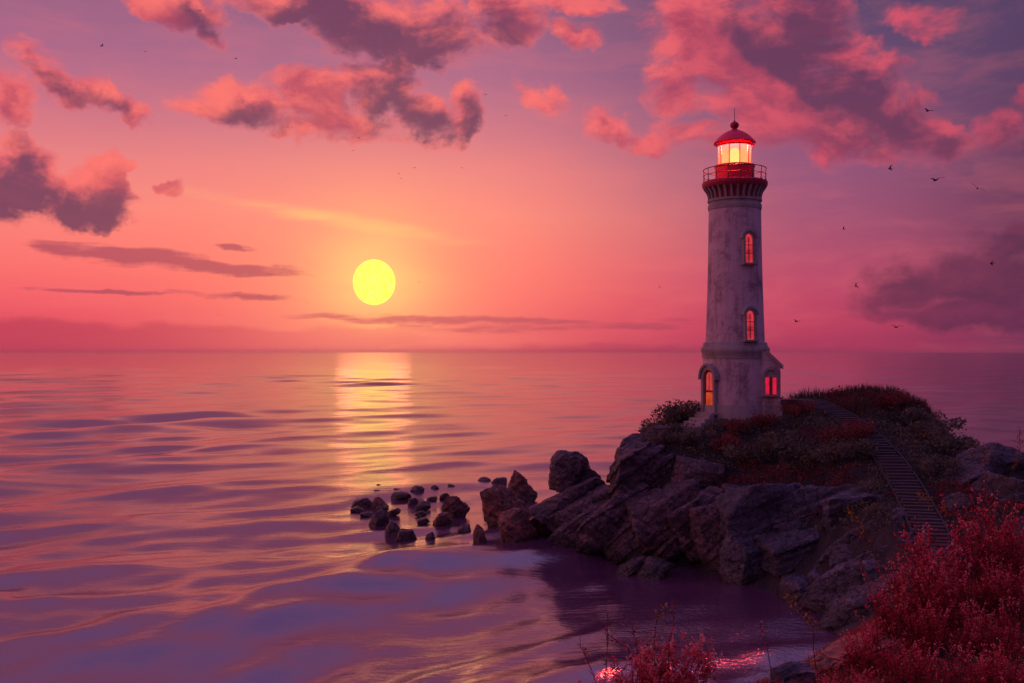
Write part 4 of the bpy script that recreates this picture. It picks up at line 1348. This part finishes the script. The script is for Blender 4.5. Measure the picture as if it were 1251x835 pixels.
def red_plant_data(seed, nst=16, hgt=.9, spread=.34, leaf=.018, per=92):
    rg = np.random.RandomState(seed)
    L = []; bm = bmesh.new()
    def stem(P, r0, dens, l0):
        P = [Vector(p) for p in P]
        tube(bm, P, [r0 * (1 - .75 * i / (len(P) - 1)) for i in range(len(P))], 4)
        A = np.array([p[:] for p in P])
        nn = int(per * dens)
        u = l0 + (1 - l0) * rg.rand(nn) ** .85
        k = np.clip((u * (len(A) - 1)).astype(int), 0, len(A) - 2); w = (u * (len(A) - 1) - k)[:, None]
        C = A[k] * (1 - w) + A[k + 1] * w
        # leaves sit in little clusters round the stem
        cl = np.round(u * 26) / 26
        C = C + rg.normal(size=(nn, 3)) * .020 * (1.25 - u)[:, None]
        v, f = leaf_quads(rg, C, leaf, .5, .75)
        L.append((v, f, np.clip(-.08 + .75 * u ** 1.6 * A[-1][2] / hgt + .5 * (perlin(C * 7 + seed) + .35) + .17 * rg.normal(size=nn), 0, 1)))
    for s in range(nst):
        a = rg.rand() * 6.283; rr = spread * rg.rand() ** .6
        h = hgt * (.55 + .5 * rg.rand())
        b = np.array([.25 * rr * math.cos(a), .25 * rr * math.sin(a), -.05])
        tip = np.array([rr * math.cos(a), rr * math.sin(a), h])
        side = rg.normal(size=3) * .035; side[2] = 0
        P = [b + (tip - b) * q + side * math.sin(q * 5) + np.array([math.cos(a), math.sin(a), 0]) * .06 * (q ** 2 - q) for q in np.linspace(0, 1, 7)]
        stem(P, .0042, 1.0, .22)
        for j in range(rg.randint(2, 5)):
            q = .35 + .5 * rg.rand(); i0 = P[int(q * 6)]
            aa = rg.rand() * 6.283; ln = .10 + .14 * rg.rand()
            e = i0 + np.array([math.cos(aa) * ln * .7, math.sin(aa) * ln * .7, ln])
            stem([i0, (i0 + e) / 2 + np.array([math.cos(aa), math.sin(aa), 0]) * .012, e], .0022, .34, .12)
    return merge(L), bm


PLANT = {}
def red_plant(kind, px, py, Y0, s, label, rot=0, lower=0.0, group='red leaved bushes on the near slope'):
    x = (px - CX) * Y0 / F
    zz = float(hill_z(np.array([x]), np.array([Y0]))[0])
    if kind not in PLANT:
        e = empty('red_bush')
        (v, f, tt), bm = red_plant_data(300 + kind * 13, *[(24, .95, .42), (21, .85, .36), (25, .75, .44), (11, .62, .20), (7, .58, .13)][kind])
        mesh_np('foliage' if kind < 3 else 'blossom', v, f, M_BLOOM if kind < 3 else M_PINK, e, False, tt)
        obj('woody_stem', bm, M_TWIG, e)
        PLANT[kind] = e
    else:
        e = copy_tree(PLANT[kind])
    e.location = (x, Y0, zz - .02 - lower)
    e.rotation_euler = (0, 0, rot)
    e.scale = (s, s, s)
    tag(e, label, 'bush', group)
    return e


def hz(px, Y0):
    x = (px - CX) * Y0 / F
    z = float(hill_z(np.array([x]), np.array([Y0]))[0])
    return CY + (H - z) * F / Y0


# px, wanted top py, distance, kind, label
BUSH = [
    (1185, 622, 7.9, 0, 'tallest red bush, its tip reaching up in front of the dark right hand crag'),
    (1150, 655, 7.7, 1, 'red bush left of and below the tallest red tip'),
    (1222, 642, 8.0, 2, 'red bush right of the tallest red tip'),
    (1262, 640, 8.2, 0, 'red bush cut by the right edge of the picture, highest there'),
    (1122, 690, 7.6, 2, 'red bush on the left flank, level with the foot of the wooden steps'),
    (1160, 700, 7.2, 0, 'red bush in the middle of the thicket, in front of the tallest ones'),
    (1205, 690, 7.3, 1, 'red bush in the middle of the thicket toward the right edge'),
    (1245, 700, 7.1, 2, 'deep red bush at the right edge, second row of the thicket'),
    (1142, 664, 7.6, 3, 'slim red plant right at the foot of the wooden steps'),
    (1105, 702, 7.5, 3, 'slim red plant sticking out of the left flank below the wooden steps'),
    (1092, 722, 7.4, 1, 'red bush on the left flank above the slanting red rock'),
    (1128, 740, 6.9, 2, 'red bush in front of the left flank of the thicket'),
    (1182, 745, 6.7, 1, 'dense red bush in the lower middle of the thicket'),
    (1232, 750, 6.5, 0, 'dark crimson bush in the lower right corner, back row'),
    (1064, 752, 7.2, 3, 'small pink tipped bush at the left end of the thicket'),
    (1040, 770, 7.0, 3, 'smaller pink tipped bush, leftmost of the thicket, above the slanting red rock'),
    (1076, 775, 6.7, 1, 'red bush low on the left of the thicket, in front of the pink tipped bushes'),
    (1110, 790, 6.2, 2, 'red bush at the bottom edge below the left flank of the thicket'),
    (1160, 795, 6.0, 0, 'red bush at the bottom edge in the middle of the thicket'),
    (1215, 800, 5.8, 2, 'dark crimson bush at the bottom edge near the right corner'),
    (1255, 795, 5.7, 1, 'dark crimson bush filling the bottom right corner'),
    (776, 796, 6.1, 4, 'tall pink flowering plant, leftmost of the cluster at the bottom centre'),
    (797, 783, 6.2, 3, 'pink flowering plant with the highest bloom at the left of the bottom centre cluster'),
    (822, 785, 6.3, 4, 'pink flowering plant in the middle of the bottom centre cluster'),
    (848, 782, 6.2, 4, 'pink flowering plant at the right end of the bottom centre cluster'),
    (760, 812, 5.8, 3, 'low pink plant in front of the left of the bottom centre cluster'),
    (808, 815, 5.7, 3, 'low pink plant in front of the middle of the bottom centre cluster'),
    (732, 826, 5.6, 4, 'small pink plant at the bottom edge left of the bottom centre cluster'),
    (1010, 818, 6.0, 3, 'low red plant at the bottom edge right of the dark mossy rock'),
    (1052, 812, 5.9, 3, 'low red plant at the bottom edge below the slanting red rock'),
]
HT = [.80, .71, .63, .52, .50]
for i, (px, tp, Y0, kd, lb) in enumerate(BUSH):
    x = (px - CX) * Y0 / F
    zz = float(hill_z(np.array([x]), np.array([Y0]))[0])
    ztop = H - (tp - CY) * Y0 / F
    s = (ztop - zz) / (HT[kd] * 1.0)
    s = max(.6, min(1.8, s))
    lower = max(0.0, zz + HT[kd] * s - ztop)
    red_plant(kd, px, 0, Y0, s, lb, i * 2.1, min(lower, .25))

# dry stalks that stand up out of the grass
def stalk(P, label, seed, head='bud', r=.0042, gold=False):
    """P: picture points with distances, foot first"""
    pts = [at(*p) for p in P]
    gz = float(hill_z(np.array([pts[0].x]), np.array([pts[0].y]))[0]) - .03
    if pts[0].z > gz + .04: pts.insert(0, Vector((pts[0].x + .4 * (pts[0].x - pts[1].x), pts[0].y + .03, gz)))     # rooted in the ground
    e = empty('dry_stalk', pts[0])
    L = [p - pts[0] for p in pts]
    sp = spline(L, 6) if len(L) > 2 else L
    bm = bmesh.new()
    tube(bm, sp, [r * (1 - .6 * i / (len(sp) - 1)) for i in range(len(sp))], 5)
    rg = np.random.RandomState(seed)
    A = np.array([p[:] for p in sp])
    for k in range(3):
        i = rg.randint(len(A) // 2, len(A) - 1)
        d = rg.normal(size=3) * .03; d[2] = abs(d[2]) + .03
        tube(bm, [Vector(A[i]), Vector(A[i] + d)], [r * .5, r * .25], 4)
    obj('stem', bm, M_DRY, e)
    n = {'bud': 26, 'seed': 60, 'leaf': 70}[head]
    lo = {'bud': .6, 'seed': .72, 'leaf': .45}[head]
    u = lo + (1 - lo) * np.clip(np.linspace(0, 1, n) + .01 * rg.normal(size=n), 0, 1)
    k = np.clip((u * (len(A) - 1)).astype(int), 0, len(A) - 2); w = (u * (len(A) - 1) - k)[:, None]
    C = A[k] * (1 - w) + A[k + 1] * w + rg.normal(size=(n, 3)) * {'bud': .006, 'seed': .010, 'leaf': .022}[head]
    v, f = leaf_quads(rg, C, {'bud': .016, 'seed': .020, 'leaf': .022}[head], .6, .6)
    mesh_np('seed_head' if head != 'leaf' else 'leaves', v, f, M_GOLD if gold else M_GRASS if head != 'bud' else M_BLOOM, e, False, rg.rand(n))
    tag(e, label, 'dry plant', 'dry stalks on the near slope')


stalk([(738, 850, 5.9), (741, 800, 5.9), (742, 748, 5.9)], 'tall bare dry stalk left of the pink cluster, rising over the water', 1)
stalk([(728, 836, 5.8), (718, 808, 5.8), (707, 785, 5.8)], 'leaning dry stalk with a bud, furthest left of all', 2)
stalk([(781, 850, 6.1), (779, 800, 6.1), (772, 764, 6.1)], 'thin beaded stalk rising through the left of the pink cluster', 3)
stalk([(770, 800, 6.0), (756, 785, 6.0), (742, 774, 6.0)], 'short side twig leaning left out of the pink cluster', 4)
stalk([(800, 850, 6.2), (799, 785, 6.2), (804, 750, 6.2), (814, 746, 6.2)], 'stalk with hooked yellow leafed tip above the pink cluster', 5, 'leaf', gold=True)
stalk([(819, 850, 6.3), (816, 790, 6.3), (823, 760, 6.3), (821, 736, 6.3)], 'dark crooked twig, tallest above the pink cluster', 6)
stalk([(944, 840, 6.6), (936, 790, 6.6), (927, 758, 6.6)], 'thin dark stalk leaning left over the dark mossy rock', 7)
stalk([(1000, 845, 6.7), (993, 795, 6.7), (991, 765, 6.7), (975, 745, 6.7), (962, 731, 6.7)], 'stalk with a drooping greenish leafy tip right of the dark mossy rock', 8, 'leaf', gold=True)
stalk([(1236, 690, 8.0), (1236, 640, 8.0), (1228, 595, 8.0), (1244, 560, 8.0), (1245, 524, 8.0)], 'very tall curving stalk with a golden seed head near the right edge', 9, 'seed', gold=True)
stalk([(1196, 660, 7.9), (1203, 600, 7.9), (1201, 540, 7.9)], 'straight dark stalk standing in front of the right hand crag', 10)
stalk([(1122, 725, 7.4), (1120, 680, 7.4), (1118, 650, 7.4), (1119, 610, 7.4)], 'straight thin stalk in front of the lower wooden steps', 11)
stalk([(1170, 640, 7.8), (1140, 618, 7.8), (1124, 604, 7.8)], 'twig with orange leaves reaching left across the wooden steps', 12, 'leaf', gold=True)
stalk([(1095, 745, 7.3), (1075, 690, 7.3), (1040, 630, 7.3), (1034, 625, 7.3)], 'long twig with yellow tip leaning left across the bedded rocks', 13, 'leaf', gold=True)
stalk([(1070, 770, 7.1), (1062, 725, 7.1), (1048, 680, 7.1)], 'dark twig leaning left above the pink tipped bush', 14)
stalk([(1100, 740, 7.3), (1112, 700, 7.3), (1100, 672, 7.3)], 'short curved twig over the long curved slab', 15)
stalk([(1215, 660, 8.0), (1226, 620, 8.0), (1246, 592, 8.0)], 'twig with small dull leaves leaning right at the right edge', 16, 'leaf')

# ---------------------------------------------------------------- birds
M_BIRD = mat_paint('dark_plumage', (.022, .018, .024), .8)


def bird(px, py, Y, span, label, dih=25, roll=0, yaw=0, sweep=.25, flap=0):
    """wingspan in pixels of the photograph; body with two bent wings"""
    s = span * 1.3 * Y / F / 2.0
    e = empty('bird', at(px, py, Y))
    bm = bmesh.new()
    prof = [(0, -.42), (.055, -.38), (.085, -.28), (.11, -.1), (.10, .1), (.055, .30), (.03, .36)]
    lathe(bm, prof, 10)
    bmesh.ops.rotate(bm, verts=bm.verts, cent=(0, 0, 0), matrix=Matrix.Rotation(R(90), 3, 'X'))
    # tail fan
    tv = [bm.verts.new(q) for q in ((-.03, -.30, .0), (.03, -.30, .0), (.12, -.62, .01), (0, -.58, .012), (-.12, -.62, .01))]
    bm.faces.new(tv)
    obj('body', bm, M_BIRD, e, 60)
    for sd in (-1, 1):
        bm = bmesh.new()
        d1, d2 = R(dih + flap), R(dih - 38 + flap)
        x1, z1 = .06 + .42 * math.cos(d1), .42 * math.sin(d1)
        x2, z2 = x1 + .56 * math.cos(d2), z1 + .56 * math.sin(d2)
        st = [(.05, .02, .16, -.18), (x1, z1, .24 - sweep * .2, -.10 - sweep * .2), (x1 * .5 + x2 * .5, z1 * .5 + z2 * .5, .12 - sweep * .4, -.14 - sweep * .5), (x2, z2, -.14 - sweep, -.20 - sweep)]
        top = []
        for x, zz, ya, yb in st:
            top.append([bm.verts.new((sd * x, ya, zz)), bm.verts.new((sd * x, (ya + yb) / 2, zz + .025)), bm.verts.new((sd * x, yb, zz)), bm.verts.new((sd * x, (ya + yb) / 2, zz - .012))])
        for A, B in zip(top, top[1:]):
            for j in range(4): bm.faces.new((A[j], A[(j + 1) % 4], B[(j + 1) % 4], B[j]))
        bm.faces.new(top[0]); bm.faces.new(top[-1][::-1])
        obj('wing', bm, M_BIRD, e, 50)
    e.scale = (s, s, s)
    e.rotation_euler = (R(roll * .2), R(roll), R(yaw))
    tag(e, label, 'bird', 'birds in flight')


bird(1135, 135, 90, 12, 'dark bird with drooping wing tips in front of the big pink cloud, upper right', 30, 8, 20)
bird(1088, 206, 85, 9, 'bird banking steeply with wings on edge, left of the two gliding birds', 60, 62, 70, flap=10)
bird(1144, 220, 80, 16, 'gliding bird with shallow V wings, left of the two right of the lantern', 34, -6, 12)
bird(1195, 230, 82, 14, 'gliding bird tilted to the right, right one of the two right of the lantern', 30, 32, -20)
bird(1031, 280, 100, 6, 'small bird banking, level with the upper tower window', 55, 40, 60)
bird(1212, 322, 90, 8, 'bird seen edge on in front of the dark cloud at the right edge', 65, 80, 80, flap=10)
bird(1046, 350, 95, 8, 'bird turning with one wing down, left of the dark cloud', 40, 48, 40)
bird(973, 393, 95, 10, 'bird close to the right of the tower above the horizon', 34, 10, 30)
bird(1095, 400, 90, 13, 'gliding bird with wide V of wings lowest above the right horizon', 32, 4, 5)
bird(806, 351, 140, 4, 'bird speck alone left of the tower', 30, 20, 40)
SP = [(123, 55, 5, 'bird speck with arched wings in the upper left sky'), (176, 62, 4, 'bird speck right of the arched winged one, upper left'), (287, 71, 4, 'bird speck above the middle bank of cloud'), (243, 12, 4, 'bird speck nearest the top edge, in the dark cloud'),
      (351, 155, 3, 'left bird of the close pair under the middle bank of cloud'), (356, 155, 3, 'right bird of the close pair under the middle bank of cloud'), (438, 168, 3, 'bird speck under the middle cloud, upper of two'), (431, 184, 3, 'bird speck under the middle cloud, lower of two'),
      (487, 212, 3, 'upper left bird of the tiny trio above the sun'), (490, 218, 3, 'lowest bird of the tiny trio above the sun'), (506, 205, 3, 'right bird of the tiny trio above the sun'), (564, 205, 3, 'bird speck right of the tiny trio above the sun'),
      (593, 115, 4, 'bird speck right of the middle bank of cloud'), (618, 141, 3, 'bird speck below and right of the middle bank of cloud'), (512, 345, 3, 'bird speck just right of the sun'), (267, 385, 3, 'bird speck low over the left horizon bank')]
for i, (px, py, s, lb) in enumerate(SP):
    bird(px, py, 160, s + 1.0, lb, 30, (i * 29) % 40 - 20, (i * 47) % 90 - 45)

# ---------------------------------------------------------------- sea air
m = bpy.data.materials.new('pink_haze'); m.use_nodes = True
t = NT(m.node_tree)
pv = t.n('ShaderNodeVolumePrincipled', {'Color': (1.0, .72, .78, 1), 'Density': HAZE_D, 'Anisotropy': .5})
o = t.n('ShaderNodeOutputMaterial'); t.t.links.new(pv.outputs[0], o.inputs['Volume'])
bm = bmesh.new()
box(bm, (0, 0, 10.5), (24000, 24000, 38))
hzo = obj('haze', bm, m, smooth=0)
tag(hzo, 'thin pink sea haze over the water', kind='stuff')
